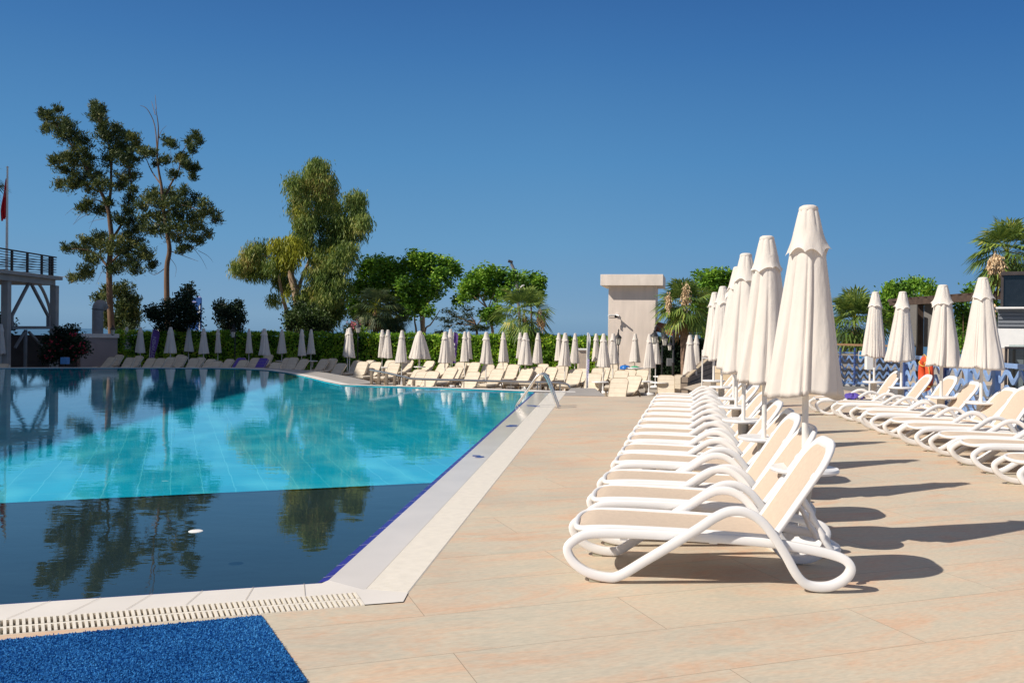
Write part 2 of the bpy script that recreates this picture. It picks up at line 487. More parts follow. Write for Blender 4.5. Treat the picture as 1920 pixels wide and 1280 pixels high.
# ---------------------------------------------------------------- mesh helpers
class MB:
    def __init__(self):
        self.v, self.f, self.uv = [], [], {}

    def add(self, verts, faces):
        b = len(self.v)
        self.v += [tuple(p) for p in verts]
        self.f += [tuple(i + b for i in fc) for fc in faces]
        return b

    def box(self, c, s, rot=0.0, M=None):
        x, y, z = s[0] / 2, s[1] / 2, s[2] / 2
        P = [Vector(p) for p in ((-x, -y, -z), (x, -y, -z), (x, y, -z), (-x, y, -z), (-x, -y, z), (x, -y, z), (x, y, z), (-x, y, z))]
        A = M if M is not None else Matrix.Rotation(rot, 3, "Z")
        self.add([A @ p + Vector(c) for p in P], [(0, 3, 2, 1), (4, 5, 6, 7), (0, 1, 5, 4), (1, 2, 6, 5), (2, 3, 7, 6), (3, 0, 4, 7)])

    def bar(self, a, b, w, h, up=Vector((0, 0, 1))):
        a, b = Vector(a), Vector(b)
        d = b - a
        x = d.normalized()
        if abs(x.dot(up)) > 0.95:
            up = Vector((0, 1, 0))
        y = up.cross(x).normalized()
        z = x.cross(y)
        M = Matrix((x, y, z)).transposed()
        self.box((a + b) / 2, (d.length, w, h), M=M)

    def tube(self, pts, rad, n=8, closed=False, cap=True):
        pts = [Vector(p) for p in pts]
        m = len(pts)
        if not isinstance(rad, (list, tuple)):
            rad = [rad] * m
        rings = []
        prev = None
        for i, p in enumerate(pts):
            if closed:
                t = (pts[(i + 1) % m] - pts[i - 1]).normalized()
            else:
                t = (pts[min(i + 1, m - 1)] - pts[max(i - 1, 0)]).normalized()
            if prev is None:
                a = Vector((0, 0, 1)) if abs(t.z) < 0.9 else Vector((1, 0, 0))
                nrm = (a - t * a.dot(t)).normalized()
            else:
                nrm = (prev - t * prev.dot(t)).normalized()
            prev = nrm
            bn = t.cross(nrm)
            rings.append([p + (nrm * math.cos(2 * math.pi * k / n) + bn * math.sin(2 * math.pi * k / n)) * rad[i] for k in range(n)])
        b = len(self.v)
        for r_ in rings:
            self.v += [tuple(p) for p in r_]
        cnt = m if closed else m - 1
        for i in range(cnt):
            j = (i + 1) % m
            for k in range(n):
                k2 = (k + 1) % n
                self.f.append((b + i * n + k, b + i * n + k2, b + j * n + k2, b + j * n + k))
        if cap and not closed:
            self.f.append(tuple(b + k for k in range(n))[::-1])
            self.f.append(tuple(b + (m - 1) * n + k for k in range(n)))

    def lathe(self, prof, c=(0, 0, 0), n=16):
        b = len(self.v)
        for r_, z in prof:
            for k in range(n):
                a = 2 * math.pi * k / n
                self.v.append((c[0] + r_ * math.cos(a), c[1] + r_ * math.sin(a), c[2] + z))
        for i in range(len(prof) - 1):
            for k in range(n):
                k2 = (k + 1) % n
                self.f.append((b + i * n + k, b + i * n + k2, b + (i + 1) * n + k2, b + (i + 1) * n + k))
        self.f.append(tuple(b + k for k in range(n))[::-1])
        self.f.append(tuple(b + (len(prof) - 1) * n + k for k in range(n)))

    def grid(self, fn, nu, nv):
        b = len(self.v)
        for i in range(nu + 1):
            for j in range(nv + 1):
                self.v.append(tuple(fn(i / nu, j / nv)))
        for i in range(nu):
            for j in range(nv):
                a = b + i * (nv + 1) + j
                self.f.append((a, a + nv + 1, a + nv + 2, a + 1))

    def prism(self, poly, z0, z1):
        n = len(poly)
        b = len(self.v)
        self.v += [(p[0], p[1], z0) for p in poly] + [(p[0], p[1], z1) for p in poly]
        tri = tessellate_polygon([[Vector((p[0], p[1], 0)) for p in poly]])
        for t in tri:
            self.f.append(tuple(b + i + n for i in t))
            self.f.append(tuple(b + i for i in t)[::-1])
        for i in range(n):
            j = (i + 1) % n
            self.f.append((b + i, b + j, b + n + j, b + n + i))

    def sheet(self, loops, z):
        vs = [Vector((p[0], p[1], 0)) for l in loops for p in l]
        tri = tessellate_polygon([[Vector((p[0], p[1], 0)) for p in l] for l in loops])
        b = len(self.v)
        self.v += [(p.x, p.y, z) for p in vs]
        for t in tri:
            a = [vs[i] for i in t]
            cr = (a[1] - a[0]).cross(a[2] - a[0]).z
            self.f.append(tuple(b + i for i in (t if cr > 0 else t[::-1])))

    def build(self, name, m, parent=None, off=None, smooth=None, bevel=0.0):
        me = bpy.data.meshes.new(name)
        vs = self.v
        if off is not None:
            vs = [(p[0] - off[0], p[1] - off[1], p[2] - off[2]) for p in vs]
        me.from_pydata(vs, [], self.f)
        if smooth is not None:
            me.polygons.foreach_set("use_smooth", [True] * len(me.polygons))
            if smooth < 180:
                me.set_sharp_from_angle(angle=R(smooth))
        me.update()
        o = bpy.data.objects.new(name, me)
        COL.objects.link(o)
        me.materials.append(m)
        if parent is not None:
            o.parent = parent
        if bevel:
            b = o.modifiers.new("bevel", "BEVEL")
            b.width = bevel
            b.segments = 2
            b.limit_method = "ANGLE"
        return o


def quads_np(name, verts, m, parent=None, nv=4):
    """verts (n, nv, 3): n separate leaf faces"""
    n = len(verts)
    me = bpy.data.meshes.new(name)
    me.vertices.add(n * nv)
    me.vertices.foreach_set("co", verts.reshape(-1).astype(np.float32))
    me.loops.add(n * nv)
    me.loops.foreach_set("vertex_index", np.arange(n * nv, dtype=np.int32))
    me.polygons.add(n)
    me.polygons.foreach_set("loop_start", np.arange(0, n * nv, nv, dtype=np.int32))
    me.polygons.foreach_set("loop_total", np.full(n, nv, dtype=np.int32))
    me.update(calc_edges=True)
    me.validate()
    me.materials.append(m)
    o = bpy.data.objects.new(name, me)
    COL.objects.link(o)
    if parent is not None:
        o.parent = parent
    return o


def nrm(a):
    return a / np.maximum(np.linalg.norm(a, axis=1, keepdims=True), 1e-9)


def leaf_quads(P, L, W, mode="random", out=None):
    n = len(P)
    A = nrm(nrg.normal(size=(n, 3)))
    if mode == "droop":
        A = nrm(A * 0.55 + np.array([0, 0, -1.0]))
    elif mode == "up":
        A = nrm(A * 0.8 + np.array([0, 0, 0.7]))
    elif mode == "flat":
        A[:, 2] *= 0.35
        A = nrm(A)
    if out is not None:
        A = nrm(A + out)
    S = nrm(np.cross(A, nrm(nrg.normal(size=(n, 3)))))
    l = (L * nrg.uniform(0.65, 1.35, n))[:, None]
    w = (W * nrg.uniform(0.65, 1.3, n))[:, None]
    V = np.stack([P, P + A * l * 0.45 + S * w * 0.5, P + A * l, P + A * l * 0.45 - S * w * 0.5], axis=1)
    return V


def ellipse_points(E, d, nsub, nleaf, subr, base, dj=0.6, flat=False, fill=0.5, soft=0.0):
    """E: photo ellipses (x, y, rx, ry). Leaves gather in small clumps inside each one."""
    P = []
    for (x, y, rx, ry) in E:
        c = np.array(at(x, y, d + rng.uniform(-dj, dj))) - np.array(base)
        k = d / FPX
        ax = np.array([rx * k, 0.5 * (rx + ry) * k, ry * k])
        ns = max(3, int(nsub * (rx * ry) ** 0.5 / 20))
        u = nrm(nrg.normal(size=(ns, 3))) * (nrg.uniform(fill ** 3, 1, ns) ** (1 / 3))[:, None]
        ctr = c + u * ax * 0.9
        if soft:
            ctr = c + nrg.normal(size=(ns, 3)) * ax * soft
        sr = subr * nrg.uniform(0.7, 1.4, ns)
        q = np.clip(nrg.normal(size=(ns, nleaf, 3)), -1.7, 1.7) * 0.5
        if flat:
            q[:, :, 2] *= 0.4
        P.append((ctr[:, None, :] + q * sr[:, None, None]).reshape(-1, 3))
    return np.concatenate(P)


def rel(pts, base):
    return [Vector(p) - Vector(base) for p in pts]


def thing(name, label, cat, loc=(0, 0, 0), rotz=0.0, group=None):
    o = bpy.data.objects.new(name, None)
    o.empty_display_size = 0.2
    COL.objects.link(o)
    o.location = loc
    o.rotation_euler = (0, 0, rotz)
    return tag(o, label, cat, group)


def tag(o, label, cat, group=None):
    o["label"] = label
    o["category"] = cat
    if group:
        o["group"] = group
    return o


def struct(o):
    o["kind"] = "structure"
    return o


def dup(root, loc, rotz, label, scale=None, group=None):
    r = root.copy()
    COL.objects.link(r)
    r.location = loc
    r.rotation_euler = (0, 0, rotz)
    if scale:
        r.scale = scale
    r["label"] = label
    if group:
        r["group"] = group
    for ch in list(root.children):
        c = ch.copy()
        COL.objects.link(c)
        c.parent = r
        for g in list(ch.children):
            e = g.copy()
            COL.objects.link(e)
            e.parent = c
    return r


ORD = "first second third fourth fifth sixth seventh eighth ninth tenth eleventh twelfth thirteenth fourteenth fifteenth sixteenth seventeenth eighteenth nineteenth twentieth".split()


def ordinal(i):
    if i < 20:
        return ORD[i]
    t = ("twenty", "thirty", "forty", "fifty", "sixty", "seventy")[(i + 1) // 10 - 2]
    r_ = (i + 1) % 10
    return (t[:-1] + "ieth") if r_ == 0 else t + "-" + ORD[r_ - 1]


def catmull(pts, k=6, closed=True):
    n = len(pts)
    out = []
    rngi = range(n) if closed else range(n - 1)
    for i in rngi:
        if closed:
            p0, p1, p2, p3 = pts[i - 1], pts[i], pts[(i + 1) % n], pts[(i + 2) % n]
        else:
            p0, p1, p2, p3 = pts[max(i - 1, 0)], pts[i], pts[i + 1], pts[min(i + 2, n - 1)]
        for j in range(k):
            t = j / k
            out.append(tuple(0.5 * (2 * b + (c - a) * t + (2 * a - 5 * b + 4 * c - e) * t * t + (3 * b - a - 3 * c + e) * t ** 3) for a, b, c, e in zip(p0, p1, p2, p3)))
    if not closed:
        out.append(tuple(pts[-1]))
    return out


def text_mesh(name, body, size, m, parent, M):
    cu = bpy.data.curves.new(name, "FONT")
    cu.body = body
    cu.size = size
    cu.align_x = "CENTER"
    cu.align_y = "CENTER"
    t = bpy.data.objects.new(name + "_tmp", cu)
    COL.objects.link(t)
    bpy.context.view_layer.update()
    dg = bpy.context.evaluated_depsgraph_get()
    me = bpy.data.meshes.new_from_object(t.evaluated_get(dg))
    bpy.data.objects.remove(t)
    bpy.data.curves.remove(cu)
    me.transform(M)
    me.name = name
    me.materials.clear()
    me.materials.append(m)
    o = bpy.data.objects.new(name, me)
    COL.objects.link(o)
    o.parent = parent
    return o


# ---------------------------------------------------------------- ground, pool
TZ = -1.0  # level of the lower terrace by the sea
A2 = lambda p: (p.x, p.y)
pool_r0, pool_r1 = A2(gp(595, 1091.5)), A2(gp(1001, 735.0))
fd = Vector((-1.74, -0.515)).normalized()
pool_f1 = (pool_r0[0] + fd.x * 10.5, pool_r0[1] + fd.y * 10.5)
far_px = [(820, 727.5), (640, 722), (610, 716), (575, 707), (540, 699.5), (500, 694), (450, 691), (380, 690), (240, 689.8), (100, 689.8), (0, 690)]
pool_far = [A2(gp(x, y)) for x, y in far_px]
pool_left = [(-27.0, 33.2), (-20.0, 17.0)]
POOL = [pool_r0, pool_r1] + pool_far + pool_left + [pool_f1]

trim_r0, trim_r1 = A2(gp(616, 1087)), A2(gp(1004.5, 735))
cop_r0, cop_r1 = A2(gp(685, 1105.5)), A2(gp(1030, 736))
grt_r0, grt_r1 = A2(gp(765, 1112)), A2(gp(1062, 735))
corner_o, corner_i = A2(gp(756, 1129)), A2(gp(684, 1134.5))
fgi0, fgi1 = A2(gp(667, 1110)), A2(gp(0, 1162))
fgo0, fgo1 = corner_i, A2(gp(0, 1190))


def ext(a, b, t):
    return (a[0] + (b[0] - a[0]) * t, a[1] + (b[1] - a[1]) * t)


fgi2, fgo2 = ext(fgi0, fgi1, 3.2), ext(fgo0, fgo1, 3.2)
# white rim outside the far edge of the pool
def offset_far(w):
    pts = [Vector(p) for p in [pool_r1] + pool_far + [pool_left[0]]]
    out = []
    for i, p in enumerate(pts):
        t = (pts[min(i + 1, len(pts) - 1)] - pts[max(i - 1, 0)]).normalized()
        n_ = Vector((t.y, -t.x))
        if n_.y < 0 and i < 2:
            n_ = -n_
        out.append((p.x + n_.x * w, p.y + n_.y * w))
    return out


far_o = offset_far(0.38)
far_g = offset_far(1.55)

hole = [corner_i, corner_o, grt_r0, grt_r1, (grt_r1[0] + 0.03, far_o[0][1] + 0.02)] + far_o[1:] + [(-28.6, 33.6), (-21.6, 17.0), (pool_f1[0] - 1.4, pool_f1[1] - 0.7), fgo2]
RIMY = far_o[0][1]
deck_outer = [(-60, -12), (24, -12), (24, 34), (7.6, 33.0), (5.35, 27.5), (5.25, 23.0), (2.45, 23.0), (2.45, 26.2), (hole[4][0] + 0.004, 26.2), hole[4]]
# the deck is a ring broken at the far side: right part, front part, left part
deck_poly = [(-60, -12), (24, -12), (24, 34), (7.6, 33.0), (5.35, 27.5), (5.25, 23.0), (hole[4][0] + 0.02, 23.0), grt_r0, corner_o, corner_i, fgo2, (pool_f1[0] - 1.4, pool_f1[1] - 0.7), (-21.6, 17.0), (-28.6, 33.6), (-60, 33.6)]
gx23 = grt_r0[0] + (grt_r1[0] - grt_r0[0]) * (23.0 - grt_r0[1]) / (grt_r1[1] - grt_r0[1])
deck_poly[6] = (gx23, 23.0)
mb = MB()
mb.sheet([deck_poly], 0.0)
struct(mb.build("deck", M_DECK))
mb = MB()
mb.prism([(gx23 + 0.003, 23.0), (2.45, 23.0), (2.5, 26.3), (grt_r1[0] + 0.25, 26.3)], -1.2, 0.012)
struct(mb.build("side_path", M_GREYDECK))

mb = MB()
mb.sheet([[(-300, -200), (300, -200), (300, 95), (-300, 95)]], TZ)
struct(mb.build("terrace_ground", M_TERRACE))
mb = MB()
mb.sheet([[(-90000, 70), (90000, 70), (90000, 160000), (-90000, 160000)]], -7.0)
struct(mb.build("sea", M_SEA))
# retaining face of the deck towards the lower terrace
mb = MB()
mb.prism([(2.46, 22.99), (5.25, 22.99), (5.25, 22.7), (2.46, 22.7)], TZ - 0.2, -0.006)
mb.prism([(5.25, 22.7), (5.55, 22.7), (5.55, 27.3), (7.8, 32.8), (24, 33.8), (24, 33.5), (8.0, 32.5), (5.9, 27.2)], TZ - 0.2, -0.008)
struct(mb.build("deck_retaining_wall", M_CONC))

# pool basin (its depth is what refraction lets one see of it)
PZ = -0.30


def cross2(p, q, a, b):
    """where the line p-q meets the line a-b"""
    d1, d2 = (q[0] - p[0], q[1] - p[1]), (b[0] - a[0], b[1] - a[1])
    den = d1[0] * d2[1] - d1[1] * d2[0]
    t = ((a[0] - p[0]) * d2[1] - (a[1] - p[1]) * d2[0]) / den
    return (p[0] + d1[0] * t, p[1] + d1[1] * t)


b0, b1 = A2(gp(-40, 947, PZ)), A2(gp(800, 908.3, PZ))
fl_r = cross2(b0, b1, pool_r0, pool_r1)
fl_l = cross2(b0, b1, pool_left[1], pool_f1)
fz = lambda y: -0.30 + 0.22 * min(1.0, max(0.0, (y - 8.5) / 26))
mb = MB()
lp = [fl_r, pool_r1] + pool_far + pool_left + [fl_l]
tri = tessellate_polygon([[Vector((p[0], p[1], 0)) for p in lp]])
mb.v = [(p[0], p[1], fz(p[1])) for p in lp]
for t_ in tri:
    a, b, c = (Vector(mb.v[i]) for i in t_)
    mb.f.append(tuple(t_) if (b - a).cross(c - a).z > 0 else tuple(t_)[::-1])
struct(mb.build("pool_floor", M_FLOOR))
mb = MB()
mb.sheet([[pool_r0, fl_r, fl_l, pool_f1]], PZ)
struct(mb.build("pool_near_floor", M_FLOORD))  # near part of the floor, darker by its colour only
mb = MB()
for i in range(len(POOL)):
    a, b = POOL[i], POOL[(i + 1) % len(POOL)]
    mb.add([(a[0], a[1], PZ - 0.02), (b[0], b[1], PZ - 0.02), (b[0], b[1], -0.004), (a[0], a[1], -0.004)], [(0, 1, 2, 3)])
struct(mb.build("pool_wall", M_FLOOR))
mb = MB()
mb.sheet([POOL], -0.012)
struct(mb.build("pool_water", M_WATER))

# violet edge tiles with pale grout, wet overflow strip, dry coping
mb = MB()
mb.sheet([[pool_r0, trim_r0, trim_r1, pool_r1]], -0.004)
tf0, tf1 = A2(gp(603, 1092.6)), (pool_f1[0] - 0.01, pool_f1[1] - 0.025)
mb.sheet([[pool_r0, pool_f1, tf1, tf0]], -0.004)
struct(mb.build("pool_edge_tile", M_TRIM))
mb = MB()
for k in range(64):
    t = (k + 0.4) * 0.285 / 18.3
    a, b = ext(pool_r0, pool_r1, t), ext(trim_r0, trim_r1, t)
    u = (Vector(trim_r1) - Vector(trim_r0)).normalized() * 0.004
    mb.add([(a[0], a[1], -0.001), (b[0], b[1], -0.001), (b[0] + u.x, b[1] + u.y, -0.001), (a[0] + u.x, a[1] + u.y, -0.001)], [(0, 1, 2, 3)])
struct(mb.build("edge_tile_grout", M_COPING))
mb = MB()
mb.sheet([[tf0, trim_r0, cop_r0, fgi0]], 0.0)
mb.sheet([[tf0, fgi0, fgi2, tf1]], 0.0)
mb.sheet([[cop_r0, grt_r0, corner_o, corner_i, fgi0]], 0.006)
mb.sheet([[pool_r1, (grt_r1[0] + 0.25, pool_r1[1])] + [(grt_r1[0] + 0.25, RIMY + 0.05)] + far_o[1:] + [pool_left[0]] + pool_far[::-1]], 0.014)
mb.sheet([[pool_left[0], (-28.6, 33.6), (-21.6, 17.0), (pool_f1[0] - 1.4, pool_f1[1] - 0.7), fgi2, pool_f1, pool_left[1]]], 0.004)
struct(mb.build("pool_coping", M_COPING))
mb = MB()
mb.sheet([[trim_r0, cop_r0, cop_r1, trim_r1]], 0.0)
struct(mb.build("overflow_coping", M_WET))
# joints in the coping
mb = MB()
for k in range(9):
    t = 0.13 + k * 0.155
    a, b = ext(tf0, tf1, t * 0.30 + 0.02), ext(fgi0, fgi1, t)
    x0 = gp(570 - k * 95, 1094 + k * 6.4)
    x1 = gp(572 - k * 112, 1117 + k * 8.6)
    u = Vector((x1.x - x0.x, x1.y - x0.y)).normalized()
    s = Vector((u.y, -u.x)) * 0.0016
    mb.add([(x0.x - s.x, x0.y - s.y, 0.004), (x0.x + s.x, x0.y + s.y, 0.004), (x1.x + s.x, x1.y + s.y, 0.004), (x1.x - s.x, x1.y - s.y, 0.004)], [(0, 1, 2, 3)])
u = (Vector(cop_r1) - Vector(cop_r0))
s = Vector((u.y, -u.x)).normalized() * 0.006
mb.sheet([[cop_r0, (cop_r0[0] + s.x, cop_r0[1] + s.y), (cop_r1[0] + s.x, cop_r1[1] + s.y), cop_r1]], 0.0035)
struct(mb.build("coping_joint_line", mat("coping_grout", (0.40, 0.36, 0.31), rough=0.9)))
# grey stone path beyond the curved edge
mb = MB()
mb.prism([far_o[i] for i in range(2, 9)] + [far_g[i] for i in range(8, 1, -1)], -1.1, -0.004)
struct(mb.build("stone_path", M_GREYDECK))
mb = MB()
mb.prism([far_o[0], far_o[1], far_o[2], far_o[3], offset_far(0.62)[3], offset_far(0.62)[2], offset_far(0.62)[1], offset_far(0.62)[0]], -1.1, -0.012)
for i in range(8, len(far_o) - 1):
    o2 = offset_far(0.6)
    mb.prism([far_o[i], far_o[i + 1], o2[i + 1], o2[i]], -1.1, -0.012)
struct(mb.build("pool_outer_wall", M_CONC))


def grate(name, a0, a1, b0, b1, pitch, slat, label, spine=True, zs=0.004):
    """slats lie from line a to line b"""
    L = (Vector(a1) - Vector(a0)).length
    n_ = int(L / pitch)
    t = thing(name, label, "drain grate", (a0[0], a0[1], 0))
    mb = MB()
    for k in range(n_):
        t0, t1 = k / n_, (k + slat) / n_
        p = [ext(a0, a1, t0), ext(b0, b1, t0), ext(b0, b1, t1), ext(a0, a1, t1)]
        rows = ((0.02, 0.98),) if not spine else ((0.02, 0.46), (0.54, 0.98))
        for r0, r1 in rows:
            q = [ext(p[0], p[1], r0), ext(p[0], p[1], r1), ext(p[3], p[2], r1), ext(p[3], p[2], r0)]
            mb.prism(q, -0.03, zs)
    mb.build("slat", M_GRATE, t, off=(a0[0], a0[1], 0))
    mb = MB()
    for r0, r1 in (((0.0, 0.02), (0.46, 0.54), (0.98, 1.0)) if spine else ((0.0, 0.02), (0.98, 1.0))):
        mb.prism([ext(a0, b0, r0), ext(a0, b0, r1), ext(a1, b1, r1), ext(a1, b1, r0)], -0.032, zs - 0.003)
    mb.build("frame", M_GRATE, t, off=(a0[0], a0[1], 0))
    mb = MB()
    mb.sheet([[a0, a1, b1, b0]], -0.045)
    mb.build("channel", M_TRENCH, t, off=(a0[0], a0[1], 0))
    return t


grate("drain_grate", fgi0, ext(fgi0, fgi1, 2.0), fgo0, ext(fgo0, fgo1, 2.0), 0.0305, 0.52, "cream slotted drain grate with open gaps between the blue mat and the pool")
sl = MB()
grate("drain_grate", cop_r0, cop_r1, grt_r0, grt_r1, 0.032, 0.90, "cream close-slatted drain grate running the length of the pool beside the deck", spine=False, zs=0.005)

# depth marks set into the overflow strip
for i, (px, py, w) in enumerate([(900, 856, 0.15), (961, 798.5, 0.2), (1000, 761, 0.25)]):
    c = gp(px, py)
    mb = MB()
    for k in range(5):
        mb.box((c.x + rng.uniform(-w, w) * 0.35, c.y + (k - 2) * w * 0.28, 0.006), (w * rng.uniform(0.5, 0.9), w * 0.18, 0.004), rot=-0.1)
    o = mb.build("depth_marker", M_MARK, off=(c.x, c.y, 0.0))
    o.location = (c.x, c.y, 0.0)
    tag(o, "small blue mark on the wet pool edge, " + ("closest to the dark end of the pool", "in front of the steel hand rails", "behind the steel hand rails")[i], "pool marking", "depth marks on the pool edge")

# ---------------------------------------------------------------- blue mat
mat_px = [(490, 1152.5), (576, 1275), (400, 1302), (-420, 1460), (-420, 1253), (0, 1199)]
mp_ = [gp(x, y, 0.012) for x, y in mat_px]
t = thing("floor_mat", "bright blue loop pile mat lying on the deck by the slotted grate", "mat", (mp_[0].x, mp_[0].y, 0))
mb = MB()
mb.prism([(p.x, p.y) for p in mp_], 0.002, 0.012)
mb.build("backing", M_CARPET, t, off=(mp_[0].x, mp_[0].y, 0))
xs = [p.x for p in mp_]
ys = [p.y for p in mp_]
Q = np.stack([nrg.uniform(min(xs), max(xs), 90000), nrg.uniform(min(ys), max(ys), 90000)], 1)
ins = np.zeros(len(Q), bool)
for i in range(len(mp_)):
    a, b = mp_[i], mp_[(i + 1) % len(mp_)]
    cond = ((a.y > Q[:, 1]) != (b.y > Q[:, 1])) & (Q[:, 0] < (b.x - a.x) * (Q[:, 1] - a.y) / (b.y - a.y + 1e-12) + a.x)
    ins ^= cond
Q = Q[ins & (Q[:, 0] > -4.2)]
P3 = np.concatenate([Q - np.array([[mp_[0].x, mp_[0].y]]), np.full((len(Q), 1), 0.011)], 1)
L_CARP = leaf_mat("blue_pile", [(0.0, (0.014, 0.12, 0.34)), (0.5, (0.03, 0.20, 0.50)), (1.0, (0.07, 0.30, 0.62))], 0.1, rough=0.9, clump=2.0)
quads_np("pile", leaf_quads(P3, 0.010, 0.008, "up"), L_CARP, t)

# floating disc
c = gp(367, 995, -0.01)
mb = MB()
mb.lathe([(0.002, -0.01), (0.052, -0.01), (0.056, 0.0), (0.05, 0.003), (0.03, 0.004), (0.002, 0.0045)], n=24)
o = mb.build("skimmer_disc", M_WHITE, smooth=40)
o.location = c
tag(o, "small white disc floating on the dark near part of the pool", "pool disc")
c = gp(310, 904.5, PZ)
mb = MB()
mb.lathe([(0.002, 0.0), (0.10, 0.0), (0.10, 0.02), (0.002, 0.025)], n=24)
o = mb.build("floor_drain", mat("pale_drain", (0.35, 0.7, 0.75), rough=0.6), smooth=40)
o.location = c
tag(o, "pale round drain cover on the turquoise pool floor", "drain cover")


# ---------------------------------------------------------------- loungers on the deck
def sweep_profile(mb, path, hw, hh, n=12):
    """closed path of (x, y, z) in planes of constant y; rounded section"""
    m = len(path)
    b = len(mb.v)
    for i in range(m):
        p = Vector(path[i])
        t_ = (Vector(path[(i + 1) % m]) - Vector(path[i - 1])).normalized()
        lat = Vector((0, 1, 0))
        nr = t_.cross(lat).normalized()
        for k in range(n):
            a = 2 * math.pi * k / n
            ca, sa = math.cos(a), math.sin(a)
            ca = math.copysign(abs(ca) ** 0.38, ca)
            sa = math.copysign(abs(sa) ** 0.38, sa)
            mb.v.append(tuple(p + nr * (hh * ca) + lat * (hw * sa)))
    for i in range(m):
        j = (i + 1) % m
        for k in range(n):
            k2 = (k + 1) % n
            mb.f.append((b + i * n + k, b + i * n + k2, b + j * n + k2, b + j * n + k))


LOOP = [(0.035, 0.205, 0), (0.075, 0.125, .006), (0.17, 0.062, .014), (0.30, 0.036, .018), (0.39, 0.052, .02), (0.55, 0.155, .028), (0.75, 0.285, .04), (0.90, 0.385, .045), (1.00, 0.455, .045), (1.09, 0.495, .045),
        (1.19, 0.495, .045), (1.285, 0.445, .045), (1.365, 0.355, .044), (1.445, 0.235, .04), (1.515, 0.115, .032), (1.575, 0.055, .024), (1.65, 0.036, .018), (1.745, 0.046, .012), (1.83, 0.095, .006), (1.862, 0.155, .002), (1.83, 0.205, -.006),
        (1.74, 0.235, -.02), (1.58, 0.262, -.026), (1.38, 0.288, -.028), (1.10, 0.303, -.028), (0.70, 0.312, -.026), (0.35, 0.312, -.022), (0.17, 0.300, -.014), (0.085, 0.262, -.006)]


